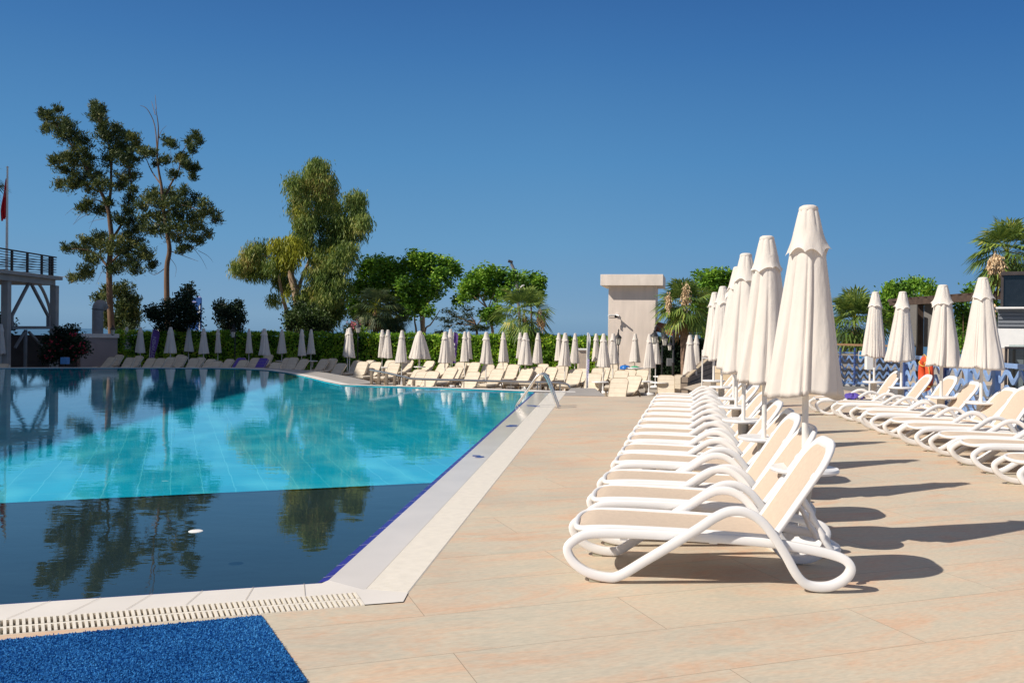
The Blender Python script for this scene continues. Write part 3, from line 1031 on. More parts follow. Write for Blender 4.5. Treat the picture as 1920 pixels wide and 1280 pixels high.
def make_lounger():
    root = thing("sun_lounger", "x", "sun lounger", group="white resin sun loungers on the deck")
    for s in (-1, 1):
        mb = MB()
        path = catmull([(0.05 + 0.975 * x, s * (0.325 + o_), z) for x, z, o_ in LOOP], 4)
        sweep_profile(mb, path, 0.027, 0.0295)
        mb.build("side_frame", M_PLASTIC, root, smooth=60)
    # rim round the seat
    mb = MB()
    rim = [(1.40, -0.285, 0.318), (0.9, -0.285, 0.338), (0.45, -0.290, 0.345), (0.27, -0.288, 0.340), (0.18, -0.262, 0.327), (0.14, -0.17, 0.315), (0.128, 0, 0.310), (0.14, 0.17, 0.315), (0.18, 0.262, 0.327), (0.27, 0.288, 0.340), (0.45, 0.290, 0.345), (0.9, 0.285, 0.338), (1.40, 0.285, 0.318)]
    mb.tube(catmull(rim, 4, closed=False), 0.021, n=8)
    for x in (0.45, 1.02, 1.42):
        mb.bar((x, -0.31, 0.285), (x, 0.31, 0.285), 0.05, 0.03)
    mb.build("seat_frame", M_PLASTIC, root, smooth=50)
    mb = MB()

    def seat(u, v):
        x = 0.140 + u * 1.262
        e = min(1.0, (x - 0.136) / 0.15)
        hw = 0.275 * (1 - (1 - e) ** 2.6) ** 0.5 + 0.02
        y = (v * 2 - 1) * hw
        z = 0.352 - 0.034 * (1 - e) ** 2 - 0.021 * max(0, x - 0.5) - 0.012 * (1 - (2 * v - 1) ** 2)
        return (x, y, z)

    mb.grid(seat, 40, 10)
    mb.build("seat_sling", M_SLING, root, smooth=180)
    # backrest turns about its own hinge
    mb = MB()
    Lb, wb, rc = 0.70, 0.285, 0.19
    pts = [(0.0, -wb)]
    for k in range(7):
        a = math.pi / 2 * k / 6
        pts.append((Lb - rc + rc * math.sin(a), -wb + rc - rc * math.cos(a)))
    pts += [(x, -y) for x, y in reversed(pts)]
    ring = [(x, y, 0.0) for x, y in pts]
    n = 10
    b = len(mb.v)
    m = len(ring)
    for i in range(m):
        p = Vector(ring[i])
        tt = (Vector(ring[min(i + 1, m - 1)]) - Vector(ring[max(i - 1, 0)])).normalized()
        up = Vector((0, 0, 1))
        side = tt.cross(up).normalized()
        for k in range(n):
            a = 2 * math.pi * k / n
            ca = math.copysign(abs(math.cos(a)) ** 0.7, math.cos(a))
            sa = math.copysign(abs(math.sin(a)) ** 0.7, math.sin(a))
            mb.v.append(tuple(p + side * (0.040 * ca) + up * (0.020 * sa)))
    for i in range(m - 1):
        for k in range(n):
            k2 = (k + 1) % n
            mb.f.append((b + i * n + k, b + i * n + k2, b + (i + 1) * n + k2, b + (i + 1) * n + k))
    mb.bar((0.0, -0.29, 0), (0.0, 0.29, 0), 0.05, 0.036)
    for s in (-1, 1):
        mb.lathe([(0.002, 0.0), (0.024, 0.0), (0.024, 0.006), (0.002, 0.008)], c=(0.47, s * 0.285, 0.018), n=12)
    bf = mb.build("backrest_frame", M_PLASTIC, root, smooth=55)
    bf.location = (1.395, 0, 0.318)
    bf.rotation_euler = (0, -R(57), 0)
    mb = MB()

    def back(u, v):
        x = 0.01 + u * (Lb - 0.025)
        e = max(0.0, (x - (Lb - rc)) / rc)
        hw = wb - 0.022 - rc * (1 - max(0.0, 1 - e * e) ** 0.5)
        y = (2 * v - 1) * hw
        return (x, y, 0.012 - 0.012 * (1 - (2 * v - 1) ** 2) * (1 - (2 * u - 1) ** 2))

    mb.grid(back, 24, 8)
    mb.build("backrest_sling", M_SLING, bf, smooth=180)
    for s in (-1, 1):
        mb = MB()
        P = []
        for k in range(9):
            t_ = k / 8
            P.append((0.32 - 0.20 * t_, s * 0.22, -0.02 - 0.36 * t_ + 0.014 * math.sin(k * 2.4)))
        mb.tube(P, [0.017 + 0.007 * (k % 2) for k in range(9)], n=8)
        mb.build("support_strut", M_PLASTIC, bf, smooth=60)
    for s in (-1, 1):
        mb = MB()
        mb.box((0.265, s * 0.340, 0.011), (0.07, 0.030, 0.020))
        mb.build("foot_pad", M_PAD, root)
    return root


L0 = make_lounger()
used = [False]


def place_lounger(x, y, yaw, label, back=57, group="white resin sun loungers on the deck"):
    if not used[0]:
        o = L0
        used[0] = True
        o.location = (x, y, 0)
        o.rotation_euler = (0, 0, yaw)
        o["label"] = label
        o["group"] = group
    else:
        o = dup(L0, (x, y, 0), yaw, label, group=group)
    for c_ in o.children:
        if c_.name.startswith("backrest_frame"):
            c_.rotation_euler = (0, -R(back), 0)
    return o


ROW1 = [6.07, 7.08, 7.90, 9.10, 9.90, 10.9, 11.7, 12.7, 13.7, 14.7, 15.6, 16.9, 17.9, 18.9]
backs1 = [57, 55, 57, 50, 53, 47, 52, 45, 50, 52, 44, 50, 47, 52]
lab1 = ["white lounger with beige sling, whole in view at the near end of its row",
        "white resin lounger carrying the stacked white bowls, second in the pool-side row"]
for i, d in enumerate(ROW1):
    x = 0.335 + 0.208 * (d - 6.07)
    lab = lab1[i] if i < 2 else "white lounger with beige sling, %s from the camera in the pool-side row" % ordinal(i)
    place_lounger(x, d, R(-7 + rng.uniform(-2.6, 2.6) * (i > 0)), lab, backs1[i])
ROW2 = [(1876, 9.5), (1794, 10.9), (1753, 11.75), (1694, 12.9), (1664, 13.8), (1617, 15.1), (1600, 16.2), (1561, 17.4), (1518, 18.6)]
backs2 = [55, 56, 50, 57, 48, 52, 57, 54, 56]
for i, (px, d) in enumerate(ROW2):
    x = (px - 960) / FPX * d + 0.0
    lab = "white lounger with beige sling, %s from the camera beside the wave fence" % ordinal(i)
    if i == 8:
        lab = "white lounger with a purple towel on it, last in the fence row"
    place_lounger(x, d, R(-6 + rng.uniform(-2.8, 2.8)), lab, backs2[i])

# ---------------------------------------------------------------- parasols
UMBH = 2.60


def canopy_mesh(seed, wide=1.0, hemr=0.30, bulge=0.0):
    r_ = random.Random(seed)
    nz = 30
    nr = r_.choice((7, 8, 9))
    na = nr * 22
    # the ribs of a tied parasol sit at uneven angles: broad flat folds between narrow deep ones
    wd = [r_.uniform(0.45, 1.6) for _ in range(nr)]
    tot = sum(wd)
    cum = [0.0]
    for q in wd:
        cum.append(cum[-1] + q / tot)
    amp = [r_.uniform(0.72, 1.0) * (0.9 + 0.12 * min(q, 1.3)) for q in wd]
    dep = [r_.uniform(0.08, 0.24) for _ in range(nr)]
    ex = [r_.uniform(0.3, 1.1) for _ in range(nr)]
    lap = [r_.uniform(-0.13, 0.16) for _ in range(nr)]
    hz = [r_.uniform(-0.05, 0.05) for _ in range(nr)]
    ba = r_.uniform(0, 6.28)
    tw = r_.uniform(-0.5, 0.5)
    p1, p2 = r_.uniform(0, 6), r_.uniform(0, 6)
    pl_c = [r_.uniform(0.25, 0.75) for _ in range(nr)]
    pl_d = [r_.choice((0.0, 0.05, 0.09, 0.12)) for _ in range(nr)]
    mb = MB()
    z0, z1 = 2.40, 1.15

    def fn(u, v):
        k = u * nr
        i = min(int(k), nr - 1)
        f = k - i
        uu = cum[i] + (cum[i + 1] - cum[i]) * f
        a = uu * 2 * math.pi
        lobe = math.sin(math.pi * f ** (1 + 0.35 * lap[i] * 6)) ** ex[i] if 0 < f < 1 else 0.0
        d0 = dep[i] * (1 - f) + dep[(i + 1) % nr] * f
        fold = (1 - d0) + d0 * lobe * (1 + 0.25 * (amp[i] - 0.85)) + (amp[i] - 0.9) * lobe
        fold += lap[i] * (f - 0.5) * lobe
        fold -= pl_d[i] * math.exp(-((f - pl_c[i] - 0.08 * (v - 0.5)) / 0.045) ** 2) * min(1, 2.5 * v + 0.2)
        fold += 0.03 * math.sin(9 * v + p1 + 2.3 * i) * v * lobe + 0.02 * math.sin(17 * f + 5 * v + p2) * v
        base = 0.105 + (hemr - 0.105) * (v ** 0.95)
        rr = base * (1 - (1 - fold) * (0.55 + 0.45 * v)) * wide
        rr *= 1 + bulge * v * max(0, math.cos(a - ba))
        aa = a + tw * (1 - v) * 0.6
        hh = hz[i] * (1 - f) + hz[(i + 1) % nr] * f
        z = z0 + (z1 - z0) * v + (hh * 0.8 - 0.015 * lobe + 0.01) * v ** 4
        return (rr * math.cos(aa), rr * math.sin(aa), z)

    mb.grid(fn, na, nz)
    # turned-in hem that closes the folded cloth
    b = len(mb.v)
    for i in range(na + 1):
        x, y, z = fn(i / na, 1.0)
        mb.v.append((x * 0.3, y * 0.3, z + 0.06))
    for i in range(na):
        a0, a1 = i * (nz + 1) + nz, (i + 1) * (nz + 1) + nz
        mb.f.append((a0, a1, b + i + 1, b + i))
    return mb


def cap_mesh(seed, wide=1.0):
    r_ = random.Random(seed + 50)
    mb = MB()
    nr = 8
    na, nz = nr * 10, 12
    dz = [r_.uniform(-0.045, 0.045) for _ in range(nr)]
    fl = [r_.uniform(0.3, 1.5) for _ in range(nr)]
    sh = r_.uniform(0, 6.28)
    w = 1 + (wide - 1) * 0.5

    def fn(u, v):
        k = u * nr
        i = int(k) % nr
        f = k - int(k)
        j = (i + 1) % nr
        a = u * 2 * math.pi
        lobe = abs(math.sin(math.pi * k)) ** 0.7
        z = 2.575 - v * 0.345
        sc = (dz[i] * (1 - f) + dz[j] * f) + 0.034 * lobe * fl[i]
        z += sc * v ** 4
        rr = (0.066 + 0.088 * v ** 0.9) * (0.86 + 0.14 * lobe * (1 - 0.9 * v) + 0.16 * (1 - lobe) * v ** 2) * w
        rr += (0.006 + 0.013 * (fl[i] * (1 - f) + fl[j] * f) * (0.5 + 0.5 * math.sin(3 * a + sh))) * v ** 5 * w
        return (rr * math.cos(a), rr * math.sin(a), z)

    mb.grid(fn, na, nz)
    return mb


def make_parasol(seed, wide=1.0, hemr=0.30, bulge=0.0):
    root = thing("parasol", "x", "parasol")
    mb = MB()
    mb.tube([(0, 0, 0.05), (0, 0, 2.56)], 0.024, n=14)
    mb.build("pole", M_POLE, root, smooth=50)
    canopy_mesh(seed, wide, hemr, bulge).build("canopy", M_CANVAS, root, smooth=180)
    cp = cap_mesh(seed, wide).build("vent_cap", M_CANVAS, root, smooth=180)
    mb = MB()
    mb.lathe([(0.004, 2.60), (0.045, 2.597), (0.066, 2.585), (0.072, 2.568), (0.068, 2.556), (0.01, 2.552)][::-1], n=24)
    mb.build("finial", M_CANVAS, root, smooth=40)
    mb = MB()
    mb.lathe([(0.01, 0.0), (0.26, 0.0), (0.27, 0.02), (0.26, 0.05), (0.20, 0.085), (0.06, 0.105), (0.04, 0.12), (0.038, 0.30), (0.004, 0.31)], n=28)
    mb.build("base", M_PLASTIC, root, smooth=40)
    return root


PV = [make_parasol(1, 1.0, 0.262, 0.22), make_parasol(2, 1.0, 0.262, 0.10), make_parasol(3, 1.0, 0.255, 0.18), make_parasol(4, 1.05, 0.29, 0.0), make_parasol(5, 1.0, 0.25, 0.12), make_parasol(6, 1.7, 0.31, 0.0)]
pv_used = [False] * 6


def place_parasol(v, x, y, z, rot, label, group, sc=(1, 1, 1)):
    if not pv_used[v]:
        pv_used[v] = True
        o = PV[v]
        o.location = (x, y, z)
        o.rotation_euler = (0, 0, rot)
        o.scale = sc
        o["label"], o["group"] = label, group
    else:
        o = dup(PV[v], (x, y, z), rot, label, scale=sc, group=group)
    return o


def make_table():
    t = thing("side_table", "x", "side table", group="round tables on the parasol poles")
    mb = MB()
    mb.lathe([(0.03, 0.575), (0.20, 0.58), (0.245, 0.59), (0.252, 0.605), (0.245, 0.622), (0.225, 0.618), (0.03, 0.616)], n=40)
    mb.build("table_top", M_PLASTIC, t, smooth=35)
    mb = MB()
    mb.lathe([(0.035, 0.31), (0.04, 0.33), (0.055, 0.42), (0.062, 0.5), (0.062, 0.575)], n=20)
    mb.build("leg", mat("taupe_resin", (0.52, 0.47, 0.40), rough=0.5), t, smooth=35)
    return t


T0 = make_table()
t_used = [False]


def place_table(x, y, z, label, sc=1.0):
    if not t_used[0]:
        t_used[0] = True
        T0.location = (x, y, z)
        T0["label"] = label
        T0.scale = (sc,) * 3
    else:
        dup(T0, (x, y, z), 0, label, scale=(sc,) * 3)


U1 = [(1512, 6.65, 0, 1.0), (1435, 8.67, 1, 1.0), (1396, 10.5, 2, 1.0), (1382, 12.5, 3, 1.0), (1377, 14.2, 4, 1.0), (1354, 17.4, 3, 1.0), (1339, 19.8, 2, 1.0)]
for i, (px, d, v, s) in enumerate(U1):
    x = (px - 960) / FPX * d
    where = ["tallest closed cream parasol in view, rising behind the near lounger"] + ["closed cream parasol, %s from the camera in the pool-side lounger row" % ordinal(k) for k in range(1, 7)]
    place_parasol(v, x, d, 0, R((200, 95, 300, 40, 100, 190, 20)[i]), where[i], "closed parasols of the pool-side row", (s, s, s))
    place_table(x, d, 0, "round white table on the parasol pole, %s from the camera in the pool-side row" % ordinal(i))
U2 = [(1841, 14.0, 3, 1.0), (1766, 15.2, 1, 0.98), (1691, 18.0, 0, 0.99), (1640, 20.2, 4, 1.03)]
for i, (px, d, v, s) in enumerate(U2):
    x = (px - 960) / FPX * d
    wd = 1.15 if i == 1 else 1.05
    place_parasol(v, x, d, 0, R((10, 140, 250, 60)[i]), "closed cream parasol " + ("above the fence nearest the dark kiosk", "in front of the orange lifebuoy", "between the lifebuoy parasol and the white post box", "hanging over the white post box by the fence")[i], "closed parasols of the fence row", (s * wd, s * wd, s))
    place_table(x, d, 0, "round white table on the parasol pole, %s from the camera in the fence row" % ordinal(i))

# stacked bowls on the second lounger
c = gp(1467, 952, 0.345)
t = thing("ashtray_bowl", "stacked round white bowls on the second lounger's seat", "bowl", (c.x, c.y, 0.335))
for k in range(2):
    mb = MB()
    z = 0.035 * k
    mb.lathe([(0.01, z + 0.004), (0.06, z + 0.002), (0.08, z + 0.015), (0.088, z + 0.05), (0.082, z + 0.052), (0.07, z + 0.02), (0.01, z + 0.012)], n=28)
    mb.build("bowl", M_WHITE, t, smooth=40)

# purple towel
c = gp(1599, 741, 0.42)
mb = MB()
r_ = random.Random(3)


def towel(u, v):
    a = u * 2 * math.pi
    rr = 0.19 * v * (1 + 0.25 * math.sin(3 * a + 1) + 0.12 * math.sin(7 * a))
    z = 0.10 * (1 - v ** 2) + 0.03 * math.sin(a * 4 + v * 9) * v + 0.025 * math.sin(a * 9 + 3 * v)
    return (rr * 1.15 * math.cos(a), rr * math.sin(a), max(0.002, z))


mb.grid(towel, 48, 10)
o = mb.build("towel", M_TOWEL, smooth=180)
o.location = (c.x, c.y, 0.35)
tag(o, "crumpled purple towel on the far lounger of the fence row", "towel")

# ---------------------------------------------------------------- pool hand rails
t0 = gp(1046, 765)
t = thing("pool_ladder", "pair of curved stainless hand rails leaning from the deck into the pool", "pool ladder", (t0.x, t0.y, 0))
dirv = (Vector(pool_r1) - Vector(pool_r0)).normalized()
nv = Vector((-dirv.y, dirv.x))  # towards the water
for s in (0.0, 0.5):
    mb = MB()
    prof = [(0.0, 0.0), (0.06, 0.16), (0.17, 0.46), (0.26, 0.66), (0.33, 0.725), (0.42, 0.715), (0.50, 0.64), (0.66, 0.40), (0.80, 0.20), (0.90, 0.05), (0.93, -0.05), (0.92, -0.16), (0.86, -0.29)]
    P = [(nv.x * a + dirv.x * s, nv.y * a + dirv.y * s, z) for a, z in prof]
    mb.tube(catmull(P, 5, closed=False), 0.024, n=12)
    mb.lathe([(0.025, 0.0), (0.055, 0.002), (0.055, 0.012), (0.03, 0.02)], c=(dirv.x * s, dirv.y * s, 0), n=16)
    mb.build("hand_rail", M_STEEL, t, smooth=50)

# ---------------------------------------------------------------- railing beyond the pool's far edge
base = at(776, 722, 27.0)
base.z = TZ
t = thing("pool_railing", "steel hand rail on stone posts sloping down beyond the far pool edge", "railing", base)
d_ = 27.0
railp = [at(693, 693, d_), at(725, 699, d_), at(758, 706.5, d_), at(778, 710, d_), at(860, 712.5, d_), at(950, 715, d_), at(1020, 716.5, d_), at(1050, 718, d_), at(1064, 721, d_), at(1068, 727, d_)]
mb = MB()
mb.tube(rel(catmull([tuple(p) for p in railp], 4, closed=False), base), 0.035, n=10)
mb.build("hand_rail", M_STEEL, t, smooth=60)
for px, py in ((697, 694.5), (710.5, 697), (725, 700), (740, 703.5), (758, 707), (776, 710.5)):
    p = at(px, py, d_)
    mb = MB()
    mb.box((p.x - base.x, p.y - base.y, (p.z + TZ) / 2 - base.z), (0.085, 0.12, p.z - TZ - 0.03))
    mb.build("post", M_WICKER, t, bevel=0.008)
for px, py in ((797, 711), (870, 713), (958, 716), (1008, 717), (1013, 717), (1050, 719)):
    p = at(px, py, d_)
    mb = MB()
    mb.tube([(p.x - base.x, p.y - base.y, p.z - base.z), (p.x - base.x, p.y - base.y, 0)], 0.014 if px < 1000 else 0.03, n=8)
    mb.build("baluster", M_STEEL, t, smooth=50)


# ---------------------------------------------------------------- cushioned loungers on the terrace
def make_cushion_lounger(name, cush):
    root = thing(name, "x", "sun lounger")
    mb = MB()

    def slab(u, v, L=1.28, w=0.31, z=0.46, x0=0.0):
        return (x0 + u * L, (2 * v - 1) * w, z + 0.012 * math.sin(u * math.pi * 5) ** 2)

    b = MB()
    b.box((0.64, 0, 0.41), (1.28, 0.62, 0.10))
    b.build("seat_cushion", cush, root, bevel=0.03)
    b = MB()
    pp = [(-0.01, -0.31), (0.70, -0.31)] + [(0.70 + 0.11 * math.sin(a_), -0.20 - 0.11 * math.cos(a_)) for a_ in np.linspace(0.2, math.pi / 2, 5)]
    pp = pp + [(x_, -y_) for x_, y_ in reversed(pp)]
    b.prism(pp, -0.05, 0.05)
    bc = b.build("back_cushion", cush, root, bevel=0.035)
    bc.location = (1.24, 0, 0.42)
    bc.rotation_euler = (0, -R(52), 0)
    mb = MB()
    hw_, L_ = 0.312, 0.80
    mb.tube([(0.0, -hw_, 0.045), (L_ - 0.10, -hw_, 0.045), (L_ - 0.02, -hw_ + 0.04, 0.046), (L_ + 0.012, -hw_ + 0.12, 0.047), (L_ + 0.012, hw_ - 0.12, 0.047), (L_ - 0.02, hw_ - 0.04, 0.046), (L_ - 0.10, hw_, 0.045), (0.0, hw_, 0.045)], 0.012, n=6)
    for q_ in (0.2, 0.4, 0.6):
        mb.tube([(q_, -hw_ * 0.97, 0.050), (q_, hw_ * 0.97, 0.050)], 0.004, n=5)
    mb.build("piping", M_PIPE, bc, smooth=60)
    for s in (-1, 1):
        mb = MB()
        P = [(0.02, s * 0.33, 0.30), (0.5, s * 0.33, 0.32), (0.85, s * 0.34, 0.38), (1.05, s * 0.35, 0.47), (1.2, s * 0.35, 0.50), (1.36, s * 0.35, 0.42), (1.5, s * 0.34, 0.2), (1.55, s * 0.33, 0.03)]
        mb.tube(catmull(P, 3, closed=False), 0.03, n=8)
        mb.build("side_frame", M_WICKER if cush is M_CREAM else M_PLASTIC, root, smooth=60)
        mb = MB()
        mb.box((0.14, s * 0.27, 0.17), (0.07, 0.06, 0.34))
        mb.build("leg", M_WICKER, root)
    mb = MB()
    mb.box((0.72, 0, 0.325), (1.36, 0.60, 0.05))
    mb.box((1.72, 0, 0.55), (0.03, 0.5, 0.03))
    mb.build("base_frame", M_WICKER, root)
    for s in (-1, 1):
        mb = MB()
        mb.tube([(1.3, s * 0.30, 0.11), (1.3, s * 0.34, 0.11)], 0.11, n=16)
        mb.build("wheel", M_WICKER, root, smooth=40)
    return root


CUS = {"c": make_cushion_lounger("cushioned_lounger", M_CREAM), "p": make_cushion_lounger("cushioned_lounger", M_PURPLE)}
cused = {"c": False, "p": False}
far_l = [(8, 681, 'c'), (210, 668, 'c'), (226, 666, 'c'), (247, 672, 'c'), (263, 668, 'c'), (286, 672, 'c'), (305, 673, 'c'), (322, 670, 'c'), (339, 664, 'c'), (345, 668, 'c'), (367, 673, 'c'), (378, 670, 'c'), (396, 672, 'c'), (408, 676, 'c'), (431, 672, 'c'), (453, 670, 'p'), (458, 675, 'c'), (480, 670, 'c'), (496, 672, 'p'), (506, 666, 'c'), (519, 679, 'c'), (541, 671, 'c'), (553, 672, 'c'), (571, 672.6, 'c'),
         (609, 672.6, 'c'), (625, 672.6, 'c'), (640, 679.7, 'c'), (672, 676, 'c'), (683, 680, 'c'), (697, 676, 'c'), (707, 680, 'c'), (735, 677, 'c'), (742, 681, 'c'), (767, 675, 'c'), (787, 692, 'c'), (794, 695, 'c'), (807, 676, 'c'), (813, 696, 'c'), (832, 680, 'c'), (848, 688, 'c'), (858, 686, 'c'), (866, 680, 'c'), (878, 680, 'c'), (889, 697, 'c'), (893, 681, 'c'), (917, 684, 'c'), (934, 691, 'c'), (944, 680, 'c'), (965, 685, 'c'), (989, 689, 'c'),
         (1007, 689, 'c'), (1020, 683, 'c'), (1036, 689, 'c'), (1055, 687, 'c'), (1080, 692, 'c'), (1092, 690, 'c'), (1115, 701, 'c'), (1123, 690, 'c'), (1135, 688, 'c'), (1148, 685, 'c'), (1163, 711, 'c'), (1166, 694, 'c'), (1181, 693, 'c'), (1190, 703, 'c'), (1205, 693, 'c'), (1249, 706, 'c'), (1278, 705, 'c')]
cidx = 0
for i, (px, py, k) in enumerate(far_l):
    d = 1.53 * FPX / (py - yh(px))
    top = at(px, py, d)
    yaw = R(rng.uniform(58, 70)) if px < 600 else R(rng.uniform(58, 72))
    if px > 1230:
        yaw = R(86 if px > 1260 else 80)
    x, y = top.x - 1.72 * math.cos(yaw), top.y - 1.72 * math.sin(yaw)
    if k == "p":
        lab = "lounger with a purple cushion by the hedge, " + ("next to the black lamp post" if px < 470 else "behind the wide parasol")
    else:
        cidx += 1
        lab = "cream cushioned lounger on the lower terrace, %s of them from the left" % ordinal(cidx - 1)
    grp = "cream cushioned loungers on the terrace" if k == "c" else "purple cushioned loungers"
    if not cused[k]:
        cused[k] = True
        o = CUS[k]
        o.location, o.rotation_euler = (x, y, TZ), (0, 0, yaw)
        o["label"], o["group"] = lab, grp
    else:
        o = dup(CUS[k], (x, y, TZ), yaw, lab, group=grp)
    ba = rng.uniform(46, 58)
    for c_ in o.children:
        if c_.name.startswith("back_cushion"):
            c_.rotation_euler = (0, -R(ba), 0)

# ---------------------------------------------------------------- parasols on the terrace
far_u = [(2, 607, 660, 4, 1), (15, 610, 657, 2, 1), (238, 613, 655.5, 3, 1.15), (263.5, 613, 659, 4, 1.05), (298.5, 614, 655, 3, 1.15), (320, 613, 659.5, 1, 1.3), (354, 614, 656.5, 3, 1.0), (382, 615, 661, 3, 1.05), (409, 616, 660, 4, .85), (467, 616, 660, 4, .9), (495.6, 616, 664, 1, 1.3), (529, 617, 660.5, 3, 1.0), (566, 617, 665, 4, .95), (583.5, 617, 661.5, 2, .95), (652, 616, 664, 4, 1.0), (656, 614, 665.5, 2, 1.15),
         (717, 618, 667.5, 4, 1.0), (727.5, 618, 668, 3, 1.0), (754, 619, 677.5, 3, .95), (785.5, 621, 669.5, 5, 1.05), (787.5, 620, 670.5, 5, 1.1), (835, 621.5, 679, 1, 1.2), (845, 616.5, 673, 4, 1.0), (872, 621.5, 676, 4, 1.0), (879, 621.5, 671, 4, 1.0), (912, 622, 680.5, 1, 1.15), (944, 622.5, 676.5, 3, .9), (975.6, 623, 670, 4, 1.0), (985.6, 623.5, 682.5, 1, 1.25), (1009, 624, 679.5, 4, .95),
         (1036, 626, 669.5, 2, 1.0), (1048, 624, 674, 4, 1.0), (1060, 624, 685, 1, 1.05), (1078.5, 624.5, 679, 4, .9), (1118, 625, 675.6, 4, 1.0), (1132, 625, 686, 3, 1.05), (1150, 625, 681, 1, 1.1), (1191, 625, 677, 3, 1.0), (1218, 626, 688, 3, .95), (1230, 627, 681, 1, 1.0), (1294, 628, 702, 2, .95), (1306, 628, 692, 4, .85)]
for i, (px, ty, hy, v, w) in enumerate(far_u):
    d = 1.45 * FPX / (hy - ty)
    p = at(px, ty, d)
    s = (p.z - TZ) / UMBH
    # the pole leans a touch with the photograph's verticals: foot is straight below the top
    lab = "closed cream parasol on the lower terrace, %s from the left along the hedge" % ordinal(i)
    if v == 5:
        lab = "half open cream parasol with a spread skirt, " + ("the further of the two that overlap" if i == 19 else "in front of its twin on the terrace")
    if i == 0:
        lab = "closed cream parasol cut by the left edge of the photo"
    place_parasol(v, p.x, p.y, TZ, rng.uniform(0, 6.28), lab, "closed parasols on the lower terrace", (w, w, s))
for i, (px, py, d) in enumerate([(399, 674, 57), (525, 676, 56), (585, 676, 53), (720, 688, 46), (787, 687, 47), (1190, 689, 43), (1240, 705, 38), (1236, 716, 33), (1125, 715, 34), (1210, 714, 35)]):
    p = at(px, py, d)
    place_table(p.x, p.y, TZ, "small round table on the lower terrace, %s of them from the left" % ordinal(i), sc=(p.z - TZ) / 0.62)

# ---------------------------------------------------------------- tower
bx = at(1184, 625, 48)
base = Vector((bx.x, bx.y, TZ))
th = R(-12)
t = thing("stair_tower", "tall pink rendered tower with an overhanging flat cap beside the palm", "tower", base, th)
W_, H_ = 2.56, 4.42 + 1.0 - 0.12
mb = MB()
mb.box((0, 1.3, H_ / 2), (W_, 2.6, H_))
mb.build("wall", M_TOWER, t, bevel=0.01)
mb = MB()
mb.box((0, 1.25, H_ + 0.30), (W_ + 0.80, 3.5, 0.60))
mb.build("roof", M_CAPST, t, bevel=0.012)
# camera and bracket on the tower
tm = Matrix.Translation(base) @ Matrix.Rotation(th, 4, "Z")


def tower_xz(px, py):
    v = ray(px, py)
    inv = tm.inverted()
    o_ = inv @ CO
    dd = inv.to_3x3() @ v
    k = (0 - o_.y) / dd.y
    return o_ + dd * k


q = tower_xz(1156, 592)
wt = tm @ q
t = thing("security_camera", "small dome camera with two spotlights bracketed on the tower wall", "camera", wt, th)
mb = MB()
mb.box((0, -0.06, 0.06), (0.16, 0.12, 0.10))
mb.tube([(0, -0.1, 0.06), (0, -0.30, 0.05)], 0.02, n=8)
mb.build("bracket", M_WHITE, t)
mb = MB()
mb.lathe([(0.01, -0.13), (0.07, -0.11), (0.09, -0.04), (0.09, 0.02), (0.01, 0.04)], c=(0, -0.28, 0.0), n=16)
mb.build("dome", M_BLACK, t, smooth=50)
for s in (-1, 1):
    mb = MB()
    mb.tube([(s * 0.03, -0.28, 0.02), (s * 0.2 - 0.1, -0.42, 0.02), (s * 0.3 - 0.1, -0.5, -0.01)], 0.045, n=10)
    mb.build("spotlight", M_WHITE, t, smooth=40)
mb = MB()
mb.tube([(-0.42, -0.012, -0.09), (-0.05, -0.012, -0.09), (0, -0.012, 0.0)], 0.012, n=6)
mb.build("cable", M_GREYSTEEL, t)

# tiled awning right of the tower
a, b = at(1226, 617, 49.0), at(1266, 628, 47.5)
t = thing("tiled_awning", "small red tiled awning on brackets at the right side of the tower", "awning", a)
mb = MB()
for k in range(14):
    f0 = k / 14
    p = a.lerp(b, f0) - a
    q = a.lerp(b, f0 + 0.065) - a
    mb.tube([(p.x, p.y - 0.35, p.z + 0.02), (p.x, p.y + 1.2, p.z + 0.5)], 0.055, n=6)
mb.bar((0, -0.2, 0), ((b - a).x, (b - a).y - 0.2, (b - a).z), 0.4, 0.12)
mb.build("roof", M_TILEDARK, t, smooth=50)
mb = MB()
e = at(1232, 655, 49) - a
mb.bar((e.x, e.y, e.z), ((b - a).x * 0.7, (b - a).y * 0.7, (b - a).z * 0.7 - 0.05), 0.07, 0.07)
mb.build("bracket", M_WOOD, t)


# ---------------------------------------------------------------- lamp posts
def lantern(mb_i, mb_g, c, s=1.0):
    x, y, z = c
    mb_i.lathe([(0.02 * s, -0.30 * s), (0.10 * s, -0.28 * s), (0.11 * s, -0.25 * s), (0.02 * s, -0.24 * s)], c=c, n=6)
    mb_g.lathe([(0.10 * s, -0.26 * s), (0.17 * s, 0.10 * s), (0.10 * s, 0.12 * s)], c=c, n=6)
    mb_i.lathe([(0.16 * s, 0.10 * s), (0.22 * s, 0.11 * s), (0.20 * s, 0.15 * s), (0.09 * s, 0.28 * s), (0.05 * s, 0.32 * s), (0.06 * s, 0.38 * s), (0.02 * s, 0.44 * s), (0.004, 0.60 * s)], c=c, n=10)
    for k in range(6):
        a_ = math.pi / 3 * k
        mb_i.tube([(x + 0.105 * s * math.cos(a_), y + 0.105 * s * math.sin(a_), z - 0.26 * s), (x + 0.175 * s * math.cos(a_), y + 0.175 * s * math.sin(a_), z + 0.10 * s)], 0.008 * s, n=4)


